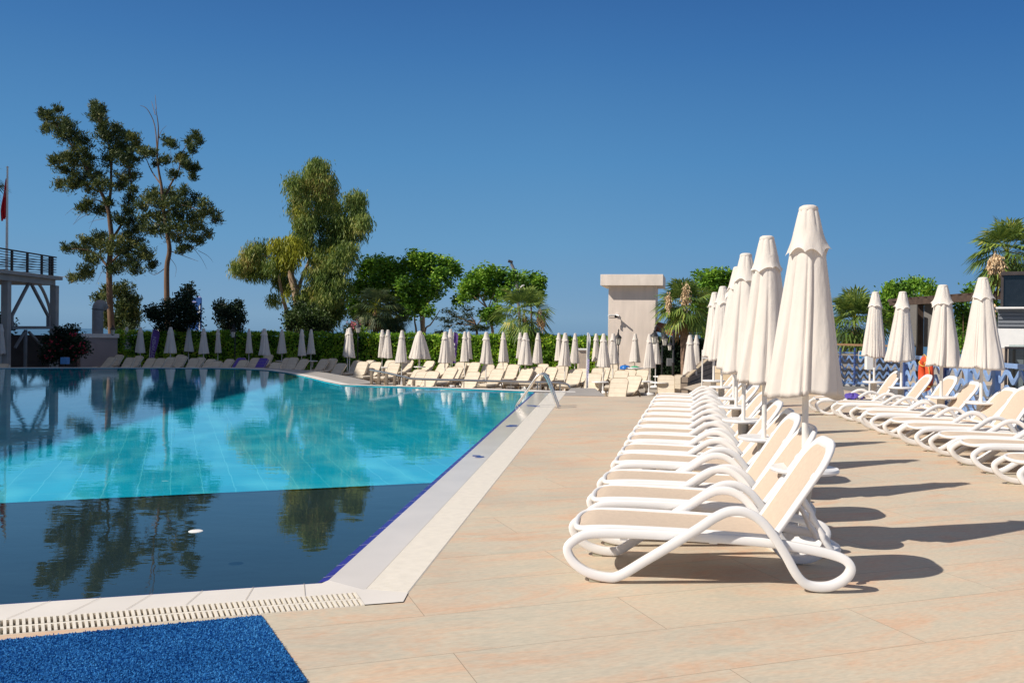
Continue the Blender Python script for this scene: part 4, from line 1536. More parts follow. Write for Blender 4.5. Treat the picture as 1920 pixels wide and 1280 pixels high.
def lamp(px, top_y, lan, d, label, s=1.0, pole_r=0.035, arms=None, z0=TZ, lan_s=None):
    p = at(px, top_y, d)
    base = Vector((p.x, p.y, z0))
    t = thing("street_lamp", label, "lamp post", base)
    h = p.z - z0
    mb = MB()
    mb.lathe([(pole_r * 2.6, 0), (pole_r * 2.6, 0.12), (pole_r * 1.9, 0.2), (pole_r * 1.5, 0.5), (pole_r * 1.2, 0.55), (pole_r, 0.6), (pole_r, h * 0.55), (pole_r * 1.4, h * 0.56), (pole_r * 0.9, h * 0.57), (pole_r * 0.8, h - 0.12), (pole_r * 1.3, h - 0.1), (0.004, h)], n=12)
    mb.build("post", M_DARKMET, t, smooth=40)
    for (lx, ly) in lan:
        q = at(lx, ly, d) - base
        mi, mg = MB(), MB()
        lantern(mi, mg, (q.x, q.y, q.z), lan_s or s)
        li = mi.build("lantern", M_DARKMET, t, smooth=30)
        mg.build("glass", M_GLASSW, li, smooth=30)
        if abs(lx - px) > 2:
            mb = MB()
            top = q.z + 0.42 * (lan_s or s)
            sgn = 1 if q.x > 0 else -1
            P = [(0, 0, top - 0.35), (q.x * 0.25, q.y * 0.25, top + 0.02), (q.x * 0.6, q.y * 0.6, top + 0.16), (q.x * 0.9, q.y * 0.9, top + 0.12), (q.x, q.y, top - 0.06)]
            mb.tube(catmull(P, 4, closed=False), 0.018, n=6)
            mb.build("arm", M_DARKMET, t, smooth=50)
    return t


lamp(441, 612, [(437, 625)], 51, "black lamp post with one lantern in front of the dark bush", 0.9)
lamp(671.5, 592, [(671.5, 616)], 50, "slim black lamp post by the pink oleander", 0.9, 0.03)
lamp(1160, 616, [(1159, 637)], 45, "black lamp post standing against the pink tower", 0.9, 0.03)
lamp(1242, 625, [(1227, 634), (1246, 638)], 36, "black lamp post with two lanterns right of the tower", 0.8, 0.035)
lamp(1263, 617, [(1256, 650)], 33, "tall black post with a hanging arm behind the white backrests", 0.5, 0.045)
p = at(1256, 679, 34)
o = MB()
o.box((0, 0, 0), (0.24, 0.2, 0.30))
o = o.build("speaker_box", M_GREYBOX, bevel=0.02)
o.location = p
tag(o, "grey box with a white cable fixed to the tall black post", "electric box")
# wall lantern on the mauve wall
p = at(211.5, 624, 51)
t = thing("wall_lantern", "old style lantern on the end of the mauve wall", "lantern", p)
mi, mg = MB(), MB()
lantern(mi, mg, (0, 0, 0.1), 0.8)
mi.build("housing", M_DARKMET, t, smooth=30)
mg.build("glass", M_GLASSW, t, smooth=30)
# curved street light
d = 66
P = [at(975, 640, d), at(974, 600, d), at(971, 560, d), at(968, 525, d), at(964, 507, d), at(958.5, 494, d)]
base = Vector((P[0].x, P[0].y, TZ))
t = thing("street_light", "tall curved grey street light rising behind the palm and trees", "street light", base)
mb = MB()
pts = [Vector((P[0].x, P[0].y, TZ))] + P
mb.tube(rel(catmull([tuple(q) for q in pts], 4, closed=False), base), 0.11, n=8)
mb.build("pole", M_GREYSTEEL, t, smooth=60)
q = at(957, 490.5, d) - base
mb = MB()
mb.box(q, (0.36, 0.3, 0.2), M=Matrix.Rotation(0.3, 3, "Y"))
mb.build("lamp_head", M_RAILBROWN, t, bevel=0.03)
P = [at(973, 546, d), at(975, 540, d), at(980, 535, d)]
mb = MB()
mb.tube(rel(P, base), 0.05, n=6)
mb.bar(P[-1] - base, at(983, 534.5, d) - base, 0.2, 0.08)
mb.build("side_lamp", M_WHITE, t)

# ---------------------------------------------------------------- left platform, flag, vent, wall
E0, E1 = at(-70, 515, 41.5), at(108, 518, 50.0)
e = Vector((E1.x - E0.x, E1.y - E0.y, 0))
el = e.length
eu = e.normalized()
en = Vector((-eu.y, eu.x, 0))
base = Vector((E1.x, E1.y, TZ))
t = thing("lookout_platform", "raised concrete and steel platform with a slatted railing at the left edge", "platform", base)
ang = math.atan2(eu.y, eu.x)
M3 = Matrix.Rotation(ang, 3, "Z")
ztop = 4.52


def pl(s, dpt, z):
    p = Vector((E1.x, E1.y, 0)) - eu * s + en * dpt
    return Vector((p.x - base.x, p.y - base.y, z - TZ))


mb = MB()
mb.box(pl(el / 2, 2.5, ztop - 0.10), (el + 0.4, 5.4, 0.20), M=M3)
mb.box(pl(el / 2 + 0.15, 2.5, ztop - 0.36), (el - 0.1, 5.0, 0.32), M=M3)
mb.build("slab", M_CONC, t, bevel=0.02)


def s_of(px, d_guess=None):
    # distance along the edge from its right end at which pixel column px sees it
    v = ray(px, 560)
    A = np.array([[v.x, eu.x], [v.y, eu.y]])
    bb = np.array([E1.x - CO.x, E1.y - CO.y])
    k, s = np.linalg.solve(A, bb)
    return s


def pe(px, py, dp):
    """point on the upright plane dp behind the platform's edge that pixel px, py looks at, in the platform's own frame"""
    v = ray(px, py)
    q0 = Vector((E1.x, E1.y, 0)) + en * dp
    k = (q0 - Vector((CO.x, CO.y, 0))).dot(en) / Vector((v.x, v.y, 0)).dot(en)
    return CO + v * k - base


zg = lambda s, py, px: (CO + ray(px, py) * ((pl(s, 0, 0) + base).y / ray(px, py).y)).z
for px in (102, 11.5):
    c = pe(px, 570, 0.3)
    mb = MB()
    mb.box((c.x, c.y, (ztop - 0.5 - TZ) / 2), (0.34, 0.36, ztop - 0.5 - TZ), M=M3)
    mb.build("column", M_CONC, t, bevel=0.02)
for q0, q1, w in (((56, 527), (22, 592), 0.13), ((56, 527), (91, 594), 0.13), ((54, 622), (84, 654), 0.11), ((46, 622), (28, 652), 0.11)):
    mb = MB()
    mb.bar(pe(*q0, 0.3), pe(*q1, 0.3), w, w)
    mb.build("brace", M_GREYSTEEL, t)
mb = MB()
mb.tube(catmull([tuple(pe(x, y, 2.2)) for x, y in ((67, 525), (78, 540), (86, 557), (92, 575), (95, 592))], 3, closed=False), 0.09, n=8)
mb.build("curved_brace", M_CONC, t, smooth=50)
mb = MB()
mb.bar(pe(20, 614, 0.3), pe(97, 614, 0.3), 0.2, 0.16)
mb.bar(pe(91, 590, 0.3), pe(91, 612, 0.3), 0.18, 0.16)
mb.bar(pe(21, 590, 0.3), pe(21, 612, 0.3), 0.18, 0.16)
mb.build("tie_beam", M_GREYSTEEL, t)
mb = MB()
c = pe(48, 618, 0.3)
mb.tube([c, (c.x, c.y, 0)], 0.09, n=10)
mb.build("lower_post", M_GREYSTEEL, t, smooth=50)
rr = MB()
for k in range(7):
    z = ztop + 0.22 + 0.14 * k
    w = 0.035 if k < 6 else 0.07
    rr.bar(pl(el + 1, -0.05, z), pl(0.25, -0.05, z), w, w)
    if k < 6:
        rr.bar(pl(0.25, -0.05, z), pl(0.25, 4.5, z), w, w)
rg = rr.build("railing", M_RAILBROWN, t)
for px in (21, 50, 77, 92, 97):
    s = s_of(px)
    mb = MB()
    mb.bar(pl(s, -0.02, ztop), pl(s, -0.02, ztop + 1.05), 0.10, 0.10)
    mb.build("post", M_RAILBROWN, rg)

# flag pole with furled red flag
d = 53
P0, P1 = at(12.5, 505, d), at(13.5, 316, d)
base = Vector((P0.x, P0.y, TZ))
t = thing("flag_pole", "white flag pole with a furled red flag above the platform", "flag pole", base)
mb = MB()
mb.tube([(0, 0, 0), (0, 0, P0.z - TZ + 1.0), (0.0, 0, P1.z - TZ)], [0.09, 0.075, 0.05], n=10)
mb.lathe([(0.01, 0), (0.07, 0.05), (0.07, 0.1), (0.01, 0.15)], c=(0, 0, P1.z - TZ), n=10)
mb.build("pole", M_POLE, t, smooth=50)
zt, zb = at(13, 335, d).z - TZ, at(13, 407, d).z - TZ
mb = MB()


def flagf(u, v):
    z = zt + (zb - zt) * v
    w = 0.06 + 0.34 * v ** 0.7 * (1 - 0.25 * max(0, v - 0.75) * 4)
    x = -0.04 - u * w + 0.03 * math.sin(v * 7)
    y = 0.08 * math.sin(u * 14 + v * 2) * (0.3 + v)
    return (x, y, z - 0.25 * u * v)


mb.grid(flagf, 20, 24)
fl = mb.build("flag", M_RED, t, smooth=180)
mb = MB()


def crescent(u, v):
    x, y, z = flagf(0.25 + 0.3 * u, 0.30 + 0.16 * v)
    return (x, y - 0.02, z)


mb.grid(crescent, 3, 4)
mb.build("emblem", M_WHITE, fl, smooth=180)

# vent pipe
p = at(183, 626, 52)
base = Vector((p.x, p.y, TZ))
t = thing("vent_pipe", "grey gooseneck ventilation pipe behind the mauve wall", "vent pipe", base)
zz = at(183, 581, 52).z - TZ
mb = MB()
mb.tube([(0, 0, 0), (0, 0, zz - 0.1), (0, 0, zz)], 0.31, n=20)
mb.build("pipe", M_GREYSTEEL, t, smooth=60)
mb = MB()
pts = [(0, 0, zz + 0.02), (0, 0.02, zz + 0.12), (0, 0.12, zz + 0.24), (0, 0.3, zz + 0.30), (0, 0.5, zz + 0.26), (0, 0.62, zz + 0.1)]
mb.tube(catmull(pts, 3, closed=False), 0.315, n=20)
mb.build("hood", M_GREYSTEEL, t, smooth=60)

# mauve wall and darker wall to its left
a, b = at(148, 660, 51), at(217, 660, 52.5)
t = thing("garden_wall", "mauve rendered wall with a pale coping under the vent pipe", "wall", (a.x, a.y, TZ))
zc = at(180, 633, 51.5).z
mb = MB()
mb.bar((0, 0, (zc - TZ) / 2), (b.x - a.x, b.y - a.y, (zc - TZ) / 2), 0.5, zc - TZ)
mb.build("wall_face", M_WALLP, t)
mb = MB()
mb.bar((-0.05, 0, zc - TZ + 0.12), (b.x - a.x + 0.08, b.y - a.y, zc - TZ + 0.12), 0.66, 0.235)
mb.build("wall_coping", M_CAPST, t)
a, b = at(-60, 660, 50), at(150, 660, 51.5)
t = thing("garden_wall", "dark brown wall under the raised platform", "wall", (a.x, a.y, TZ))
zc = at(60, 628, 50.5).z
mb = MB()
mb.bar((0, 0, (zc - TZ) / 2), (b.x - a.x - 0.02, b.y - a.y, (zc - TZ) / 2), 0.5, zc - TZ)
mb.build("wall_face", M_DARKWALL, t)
p = at(122, 676, 44)
mb = MB()
mb.box((0, 0, 0), (0.34, 0.3, 0.34))
o = mb.build("storage_box", mat("pale_blue_box", (0.10, 0.30, 0.62), rough=0.4), bevel=0.02)
o.location = p
tag(o, "small pale blue box low under the dark flowering bush", "box")

# blue hoarding far behind
d = 120
a = at(352, 618, d)
b = at(377, 618, d)
zt = at(365, 558, d).z
t = thing("billboard", "tall blue hoarding with a pale cross bar behind the dark bush", "billboard", (a.x, a.y, TZ))
mb = MB()
mb.box(((b.x - a.x) / 2, 0, (zt + a.z) / 2 - TZ), (b.x - a.x, 0.4, zt - a.z))
mb.build("panel", M_BLUEBOARD, t)
mb = MB()
k = (b.x - a.x) / 25
mb.box((23 * k, -0.24, at(375, 595, d).z - TZ), (2.2 * k, 0.06, 46 * k))
mb.box((19 * k, -0.24, at(375, 585.5, d).z - TZ), (7 * k, 0.06, 2.5 * k))
mb.build("cross_bar", M_WHITE, t)
mb = MB()
mb.box((17 * k, 0, at(370, 624, d).z - TZ), (7 * k, 0.5, 8 * k))
mb.build("plinth", M_PLANTER, t)
mb = MB()
mb.box((21 * k, 0, zt + 0.1 - TZ), (5 * k, 0.2, 2.5 * k))
mb.box((12 * k, -0.25, at(366, 566, d).z - TZ), (9 * k, 0.06, 2.2 * k))
mb.build("lettering", M_LILAC, t)

# ---------------------------------------------------------------- feather flags
def feather(px, ty, by, d, wpx, label, cloth, lean, txt=None, dots=None, dotm=None, name="feather_flag", yaw=0):
    p = at(px, by, d)
    base = Vector((p.x, p.y, TZ))
    t = thing(name, label, "feather flag", base, yaw)
    top = at(px + lean, ty, d)
    h0, h1 = p.z - TZ, top.z - TZ
    w = wpx * d / FPX
    lx = lean * d / FPX
    mb = MB()

    def fn(u, v):
        z = h0 + (h1 - h0) * v
        ww = w * (0.72 + 0.28 * v)
        if v > 0.86:
            ww *= max(0.03, (1 - ((v - 0.86) / 0.14) ** 2)) ** 0.5
        return (lx * v + (u - 0.5) * w * 0.8 + (0 if v <= 0.86 else 0) - 0 + (u * (ww - w * 0.8)), 0.05 * math.sin(v * 8 + u * 3), z)

    mb.grid(fn, 6, 30)
    cl = mb.build("banner", cloth, t, smooth=180)
    mb = MB()
    mb.tube([(-w * 0.42, 0.0, 0), (-w * 0.42 + lx * 0.5, 0, (h0 + h1) * 0.5), (-w * 0.42 + lx, 0, h1)], 0.02, n=6)
    mb.build("pole", M_POLE, t)
    if txt:
        M = Matrix.Translation((lx * 0.4 + 0.05, -0.08, h0 + (h1 - h0) * 0.42)) @ Matrix.Rotation(R(90), 4, "X") @ Matrix.Rotation(R(84), 4, "Z")
        text_mesh("lettering", txt, w * 0.62, M_LILAC, cl, M)
    if dots:
        mb = MB()
        for (u, v) in dots:
            x, y, z = fn(u, v)
            mb.box((x, y - 0.012, z), (0.07, 0.012, 0.07))
        mb.build("lettering", dotm, cl)


feather(284, 617, 676, 54, 15, "dark purple feather flag with pale upright lettering between two parasols", M_FLAGP, 8, txt="OYVIMEN")
feather(851, 622, 681, 50, 9, "bright purple feather flag with white dots before the hedge", M_FLAGP, 3, dots=[(0.3, 0.58), (0.3, 0.62), (0.4, 0.42), (0.4, 0.47), (0.45, 0.36), (0.35, 0.16), (0.35, 0.22)], dotm=M_WHITE)
feather(1101, 623.5, 727, 27.5, 5.5, "narrow white feather flag seen edge-on near the bar counter", M_FLAGW, 2, dots=[(0.5, 0.1 + 0.05 * k) for k in range(9)], dotm=M_LILAC)

# bar counter and toys by the tower
a = at(1093, 668, 46)
t = thing("bar_counter", "pale stone counter with a white top left of the tower", "counter", (a.x, a.y, TZ))
ztp = at(1090, 657, 46).z - TZ
mb = MB()
mb.box((0, 0.3, ztp / 2), (0.46, 1.0, ztp))
mb.build("front", M_BEIGE, t)
mb = MB()
mb.box((0.02, 0.3, ztp + 0.05), (0.6, 1.15, 0.10))
mb.build("top", M_WHITE, t, bevel=0.02)
for nm, px, py, w, h, m, lab in (("pedal_boat", 1172, 688, 18, 8, M_BLUEPL, "blue plastic tub upturned in front of the tower"), ("pedal_boat", 1190.5, 690, 18, 9, M_GREENPL, "green plastic tub upturned beside the blue one")):
    p = at(px, py, 45)
    k = 45 / FPX
    mb = MB()
    prof = [(0.5, 0.0), (0.54, 0.03), (0.50, 0.28), (0.40, 0.42), (0.2, 0.5), (0.01, 0.5)]
    mb.lathe([(r_ * w * k, z * h * 1.9 * k) for r_, z in prof], n=20)
    for j in range(8):
        a_ = j * math.pi / 4
        mb.tube([(0.53 * w * k * math.cos(a_), 0.53 * w * k * math.sin(a_), 0.05), (0.42 * w * k * math.cos(a_), 0.42 * w * k * math.sin(a_), 0.40 * h * 1.9 * k)], 0.025, n=6)
    o = mb.build("plastic_tub", m, smooth=35)
    o.location = (p.x, p.y, at(px, py + h * 0.5, 45).z)
    tag(o, lab, "plastic tub")
    q = MB()
    q.box((p.x, p.y, (o.location.z + TZ) / 2), (w * k * 0.9, 0.5, o.location.z - TZ - 0.004))
    q = q.build("storage_plinth", M_BEIGE, off=(p.x, p.y, TZ))
    q.location = (p.x, p.y, TZ)
    tag(q, "low beige plinth under the %s plastic tub" % ("blue" if m is M_BLUEPL else "green"), "plinth")

# white notice board over the far end of the row
p = at(1328, 664, 21.5)
t = thing("notice_board", "small white notice board with red marks and an orange print under the parasols", "notice board", (p.x, p.y, 0))
w = 23 * 21.5 / FPX
mb = MB()
mb.box((0, 0, p.z), (w, 0.03, 0.22))
mb.build("board", M_WHITE, t)
for s in (-1, 1):
    mb = MB()
    mb.tube([(s * w * 0.45, 0.03, 0), (s * w * 0.45, 0.03, p.z + 0.1)], 0.018, n=8)
    mb.build("post", M_POLE, t, smooth=50)
mb = MB()
for k in range(3):
    mb.box((-w * 0.38, -0.018, p.z + 0.09 - 0.035 * k), (0.03, 0.006, 0.024))
mb.build("red_mark", M_REDPR, t)
mb = MB()
mb.box((w * 0.32, -0.018, p.z + 0.02), (w * 0.3, 0.006, 0.06))
mb.box((w * 0.26, -0.018, p.z - 0.04), (w * 0.4, 0.006, 0.03))
mb.build("orange_print", M_ORANGEPR, t)


# ---------------------------------------------------------------- stone walls right of centre
def uv_wall(name, a, b, z0a, z1a, z0b, z1b, m, parent, th=0.25):
    a, b = Vector((a.x, a.y, 0)), Vector((b.x, b.y, 0))
    L = (b - a).length
    u = (b - a).normalized()
    n_ = Vector((-u.y, u.x, 0)) * th
    V = [a, b, b, a, a + n_, b + n_, b + n_, a + n_]
    zs = [z0a, z0b, z1b, z1a, z0a, z0b, z1b, z1a]
    me = bpy.data.meshes.new(name)
    off = parent.location
    me.from_pydata([(p.x - off.x, p.y - off.y, z - off.z) for p, z in zip(V, zs)], [], [(0, 1, 2, 3), (5, 4, 7, 6), (3, 2, 6, 7), (4, 0, 3, 7), (1, 5, 6, 2)])
    uvl = me.uv_layers.new(name="UVMap")
    for poly in me.polygons:
        for li in poly.loop_indices:
            vi = me.loops[li].vertex_index
            p = V[vi]
            s_ = (p - a).dot(u) + (0.3 if vi > 3 else 0)
            uvl.data[li].uv = (s_, zs[vi])
    me.materials.append(m)
    o = bpy.data.objects.new(name, me)
    COL.objects.link(o)
    o.parent = parent
    return o


a, b = at(1290, 700, 30), at(1345, 665, 41)
t = thing("stone_wall", "rough stone ramp wall in shade behind the pair of parasols", "wall", (a.x, a.y, TZ))
uv_wall("stone_face", a, b, TZ, at(1290, 708, 30).z, TZ, at(1345, 660, 41).z, M_STONEW, t)
mb = MB()
mb.bar((0, 0.1, at(1290, 708, 30).z - TZ + 0.04), (b.x - a.x, b.y - a.y + 0.1, at(1345, 660, 41).z - TZ + 0.04), 0.12, 0.05)
mb.build("wall_coping", M_PLANTER, t)
a, b = at(1340, 700, 27), at(1568, 735, 24.5)
t = thing("block_wall", "low sand coloured block wall beyond the pool-side loungers", "wall", (a.x, a.y, 0))
uv_wall("block_face", a, b, -0.02, at(1340, 686, 27).z, -0.02, at(1568, 722, 24.5).z, M_SANDB, t, 0.4)

# ---------------------------------------------------------------- fences on the right
def wave_band(mb, A, B, z, amp, per, th, dep, phase=0.0):
    A, B = Vector(A), Vector(B)
    L = (B - A).length
    n_ = max(8, int(L / per * 14))
    u = (B - A).normalized()
    nn = Vector((-u.y, u.x, 0)) * dep
    b = len(mb.v)
    for i in range(n_ + 1):
        s_ = i / n_
        w = math.sin(2 * math.pi * (s_ * L / per) + phase)
        zz = z + amp * w
        p = A.lerp(B, s_)
        mb.v += [(p.x, p.y, zz - th / 2), (p.x, p.y, zz + th / 2), (p.x + nn.x, p.y + nn.y, zz + th / 2), (p.x + nn.x, p.y + nn.y, zz - th / 2)]
    for i in range(n_):
        for k in range(4):
            k2 = (k + 1) % 4
            mb.f.append((b + i * 4 + k, b + (i + 1) * 4 + k, b + (i + 1) * 4 + k2, b + i * 4 + k2))


A_, B_ = at(1545, 700, 29.3), at(1700, 700, 29.0)
A_.z = B_.z = 0
t = thing("wave_fence", "blue zigzag fence with a wooden top rail behind the white post box", "fence", A_)
v = B_ - A_
mb = MB()
mb.bar((0, 0.05, 1.40), (v.x, v.y + 0.05, 1.36), 0.12, 0.07)
mb.build("top_rail", M_WOOD, t)
mb = MB()
mb.bar((0, 0, 1.14), (v.x, v.y, 1.10), 0.05, 0.035)
mb.bar((0, 0, 0.12), (v.x, v.y, 0.12), 0.05, 0.05)
mb.build("rail", M_FENCEB, t)
for k, z in enumerate((0.92, 0.66, 0.40, 0.17)):
    mb = MB()
    wave_band(mb, (0, 0, 0), (v.x, v.y, 0), z, 0.075, 0.245, 0.085, 0.03)
    mb.build("wave_band", M_FENCEB, t)
mb = MB()
mb.bar((0, 0.35, 0.62), (v.x, v.y + 0.35, 0.62), 0.02, 0.92)
mb.build("backing_sheet", mat("taupe_sheet", (0.42, 0.37, 0.31), rough=0.9), t)
mb = MB()
mb.bar((0, 0.33, 0.09), (v.x, v.y + 0.33, 0.09), 0.03, 0.26)
mb.build("white_base", M_WHITE, t)
for px in (1574, 1601, 1630, 1664, 1692):
    p = at(px, 700, 29.2) - A_
    mb = MB()
    for j in range(10):
        z = 0.05 + 0.125 * j
        mb.tube([(p.x, p.y - 0.05, z), (p.x, p.y - 0.05, z + 0.115)], [0.045, 0.03], n=6)
    mb.build("post", M_FENCED, t, smooth=40)
# the nearer fence
A_, B_ = Vector((9.75, 22.3, 0)), Vector((7.9, 11.5, 0))
A_ = at(1697, 690, 22.0)
A_.z = 0
B_ = at(2010, 690, 12.6)
B_.z = 0
t = thing("wave_fence", "open fretwork fence of big blue waves behind the fence row loungers", "fence", A_)
v = B_ - A_
mb = MB()
mb.bar((0, 0, 1.17), (v.x, v.y, 1.17), 0.06, 0.08)
mb.build("top_rail", M_FENCEB, t)
for k, z in enumerate((0.98, 0.70, 0.42, 0.16)):
    mb = MB()
    wave_band(mb, (0, 0, 0), (v.x, v.y, 0), z, 0.085, 0.62, 0.10, 0.03)
    mb.build("wave_band", M_FENCEB, t)
for s in (0.0, 0.19, 0.36, 0.52, 0.68, 0.84, 1.0):
    mb = MB()
    mb.box((v.x * s, v.y * s, 0.6), (0.10, 0.10, 1.2))
    mb.build("post", M_FENCED if s in (0.0, 0.36) else M_FENCEB, t)
mb = MB()
q = Vector((v.y, -v.x, 0)).normalized() * -0.5
if q.x < 0:
    q = -q
mb.bar((q.x, q.y, 0.22), (v.x + q.x, v.y + q.y, 0.22), 0.05, 0.44)
mb.build("white_base", M_WHITE, t)
FA, FV = A_, v
# service yard behind the fence
mb = MB()
mb.sheet([[(FA.x + 0.3, FA.y), (FA.x + FV.x + 0.3, FA.y + FV.y), (23.5, 10), (23.5, 31), (FA.x + 0.6, 31)]], 0.004)
struct(mb.build("service_yard", M_YARD))

# lifebuoy hung on the fence
p = at(1736, 700, 19.2)
t = thing("lifebuoy", "orange lifebuoy with a yellow rope hanging on the blue fence", "lifebuoy", (p.x, p.y, p.z), R(-97))
t.scale = (0.8, 0.8, 0.8)
mb = MB()
mb.tube([(0.29 * math.cos(a_), 0, 0.38 * math.sin(a_)) for a_ in np.linspace(0, 2 * math.pi, 40, endpoint=False)], 0.105, n=14, closed=True)
mb.build("ring", M_BUOY, t, smooth=180)
for k in range(4):
    a_ = math.pi / 4 + k * math.pi / 2
    mb = MB()
    c0 = Vector((0.29 * math.cos(a_), 0, 0.38 * math.sin(a_)))
    rad = Vector((math.cos(a_), 0, math.sin(a_)))
    mb.tube([c0 + rad * (0.113 * math.cos(b_)) + Vector((0, 1, 0)) * (0.113 * math.sin(b_)) for b_ in np.linspace(0, 2 * math.pi, 16, endpoint=False)], 0.014, n=6, closed=True)
    mb.build("band", M_YELLOW, t, smooth=180)
mb = MB()
mb.tube(catmull([(0.40 * math.cos(a_) * (1 + 0.06 * math.cos(4 * a_)), -0.05, 0.49 * math.sin(a_) * (1 + 0.06 * math.cos(4 * a_))) for a_ in np.linspace(0, 2 * math.pi, 16, endpoint=False)], 2), 0.010, n=6, closed=True)
mb.build("rope", M_YELLOW, t, smooth=180)

# white post box and small notice
p = at(1632, 676, 24.5)
t = thing("post_box", "narrow white cabinet on a post below the first fence parasol", "cabinet", (p.x, p.y, 0))
mb = MB()
mb.box((0, 0, p.z), (0.27, 0.16, 0.50))
mb.build("cabinet", M_WHITE, t, bevel=0.012)
mb = MB()
mb.tube([(0, 0.02, 0), (0, 0.02, p.z - 0.25)], 0.03, n=8)
mb.build("post", M_POLE, t)
p = at(1613, 666, 28.6)
t = thing("warning_sign", "small white and blue notice hung on the zigzag fence", "sign", p)
mb = MB()
mb.box((0, 0, 0), (0.115, 0.012, 0.29))
mb.build("plate", M_WHITE, t)
mb = MB()
mb.box((0.005, -0.009, 0.07), (0.075, 0.004, 0.10), M=Matrix.Rotation(0.3, 3, "Y"))
mb.box((0.0, -0.009, -0.07), (0.085, 0.004, 0.09))
mb.build("symbol", M_SIGNBLUE, t)

# ---------------------------------------------------------------- pergola and kiosk on the right
a, b = at(1700, 567, 37), at(1884, 555, 30.5)
t = thing("pergola", "dark timber pergola with grey blinds behind the fence parasols", "pergola", (a.x, a.y, 0))
v = b - a
mb = MB()
mb.bar((0, 0, a.z), (v.x, v.y, b.z), 0.2, 0.22)
mb.bar((0.3, 2.2, a.z + 0.05), (v.x + 0.3, v.y + 2.2, b.z + 0.05), 0.2, 0.2)
for k in range(12):
    s = k / 11
    mb.bar((v.x * s, v.y * s - 0.3, a.z + (b.z - a.z) * s + 0.14), (v.x * s + 0.3, v.y * s + 2.5, a.z + (b.z - a.z) * s + 0.18), 0.08, 0.12)
mb.build("roof_beam", M_PERG, t)
for px in (1722, 1728, 1703):
    d = 36.2
    p = at(px, 600, d) - Vector((a.x, a.y, 0))
    mb = MB()
    mb.box((p.x, p.y, a.z / 2 - 0.05), (0.12, 0.12, a.z - 0.1))
    mb.build("post", M_PERG, t)
for x0, x1, y0, y1 in ((1706, 1720, 571, 650), (1732, 1756, 568, 650)):
    p0, p1 = at(x0, y1, 36) - Vector((a.x, a.y, 0)), at(x1, y0, 35.6) - Vector((a.x, a.y, 0))
    mb = MB()
    mb.bar((p0.x, p0.y, (p0.z + p1.z) / 2), (p1.x, p1.y, (p0.z + p1.z) / 2), 0.05, p1.z - p0.z)
    mb.build("blind", M_SCREEN, t)

D = 25.0
p0 = at(1868, 640, D)
t = thing("kiosk", "grey slatted kiosk with dark glass upper storey at the right edge", "kiosk", (p0.x, p0.y, 0), R(-29))
Z = lambda py: at(1880, py, D).z
X = lambda px: at(px, 640, D).x - p0.x
mb = MB()
mb.box(((X(1876) + X(2100)) / 2, 1.6, (Z(575) + Z(514)) / 2), (X(2100) - X(1876), 3, Z(514) - Z(575)))
mb.build("upper_glazing", M_DARKGLASS, t)
mb = MB()
for px in (1876, 1925, 1975):
    mb.box((X(px), 0.08, (Z(575) + Z(514)) / 2), (0.07, 0.07, Z(514) - Z(575)))
mb.bar((X(1874), 0.05, Z(513)), (X(2100), 0.05, Z(513)), 0.12, 0.10)
mb.build("frame", M_RAILBROWN, t)
mb = MB()
mb.box(((X(1866) + X(2100)) / 2, 1.5, Z(577.5)), (X(2100) - X(1866), 3.4, 0.05))
mb.build("sill", M_WHITE, t)
mb = MB()
mb.box(((X(1870) + X(2100)) / 2, 1.6, Z(579) / 2), (X(2100) - X(1870), 3.0, Z(579)))
mb.build("wall", M_SLATG, t)
mb = MB()
for k in range(5):
    z = Z(582 + 7 * k)
    mb.bar((X(1870), 0.08, z), (X(2100), 0.08, z), 0.04, 0.07)
mb.build("slat", M_SLATG, t)
mb = MB()
mb.box(((X(1868) + X(1913)) / 2, -0.15, (Z(616) + Z(652)) / 2), (X(1913) - X(1868), 0.06, Z(616) - Z(652)))
mb.build("panel", M_WHITE, t)
mb = MB()
mb.box(((X(1866) + X(1888)) / 2, -0.1, Z(653) / 2), (X(1888) - X(1866), 0.3, Z(653)))
mb.build("counter", M_BEIGE, t)
gD = 22.0
p0 = at(1892, 665, gD)
t = thing("glass_balustrade", "clear glass balustrade with dark top rail in front of the kiosk", "balustrade", (p0.x, p0.y, 0))
mb = MB()
zt = at(1900, 646, gD).z
x1 = at(2050, 640, gD).x - p0.x
mb.box((x1 / 2, 0, zt / 2 + 0.1), (x1, 0.02, zt - 0.2))
mb.build("glass_panel", M_GLASS, t)
mb = MB()
mb.bar((-0.1, 0, at(1900, 652, gD).z), (x1, 0, at(1900, 652, gD).z), 0.06, 0.06)
for px in (1889, 1904, 1925):
    xx = at(px, 640, gD).x - p0.x
    mb.bar((xx, 0.05, 0), (xx, 0.05, zt - 0.08), 0.05, 0.05)
mb.build("rail", M_RAILBROWN, t)


# ---------------------------------------------------------------- trees
def tree(name, label, cat, foot, d, trunks, bark, crowns, group=None, z0=TZ):
    """trunks: [(pixel polyline, radius at foot px, radius at tip px)], crowns: [(part name, material, quads builder)]"""
    b0 = at(foot[0], foot[1], d)
    base = Vector((b0.x, b0.y, z0))
    t = thing(name, label, cat, base, group=group)
    k = d / FPX
    for i, (poly, r0, r1) in enumerate(trunks):
        mb = MB()
        pts = [tuple(at(x, y, d + (0.25 * i if j else 0.1 * i)) - base) for j, (x, y) in enumerate(poly)]
        if i == 0 or poly[0][1] > 612:
            pts = [(pts[0][0], pts[0][1], 0)] + pts
        sm = catmull(pts, 4, closed=False)
        n_ = len(sm)
        mb.tube(sm, [(r0 + (r1 - r0) * (j / (n_ - 1))) * k for j in range(n_)], n=9)
        mb.build("trunk" if r0 > 3.2 else "limb", bark, t, smooth=60)
    for pname, m, fn in crowns:
        quads_np(pname, fn(base), m, t)
    return t


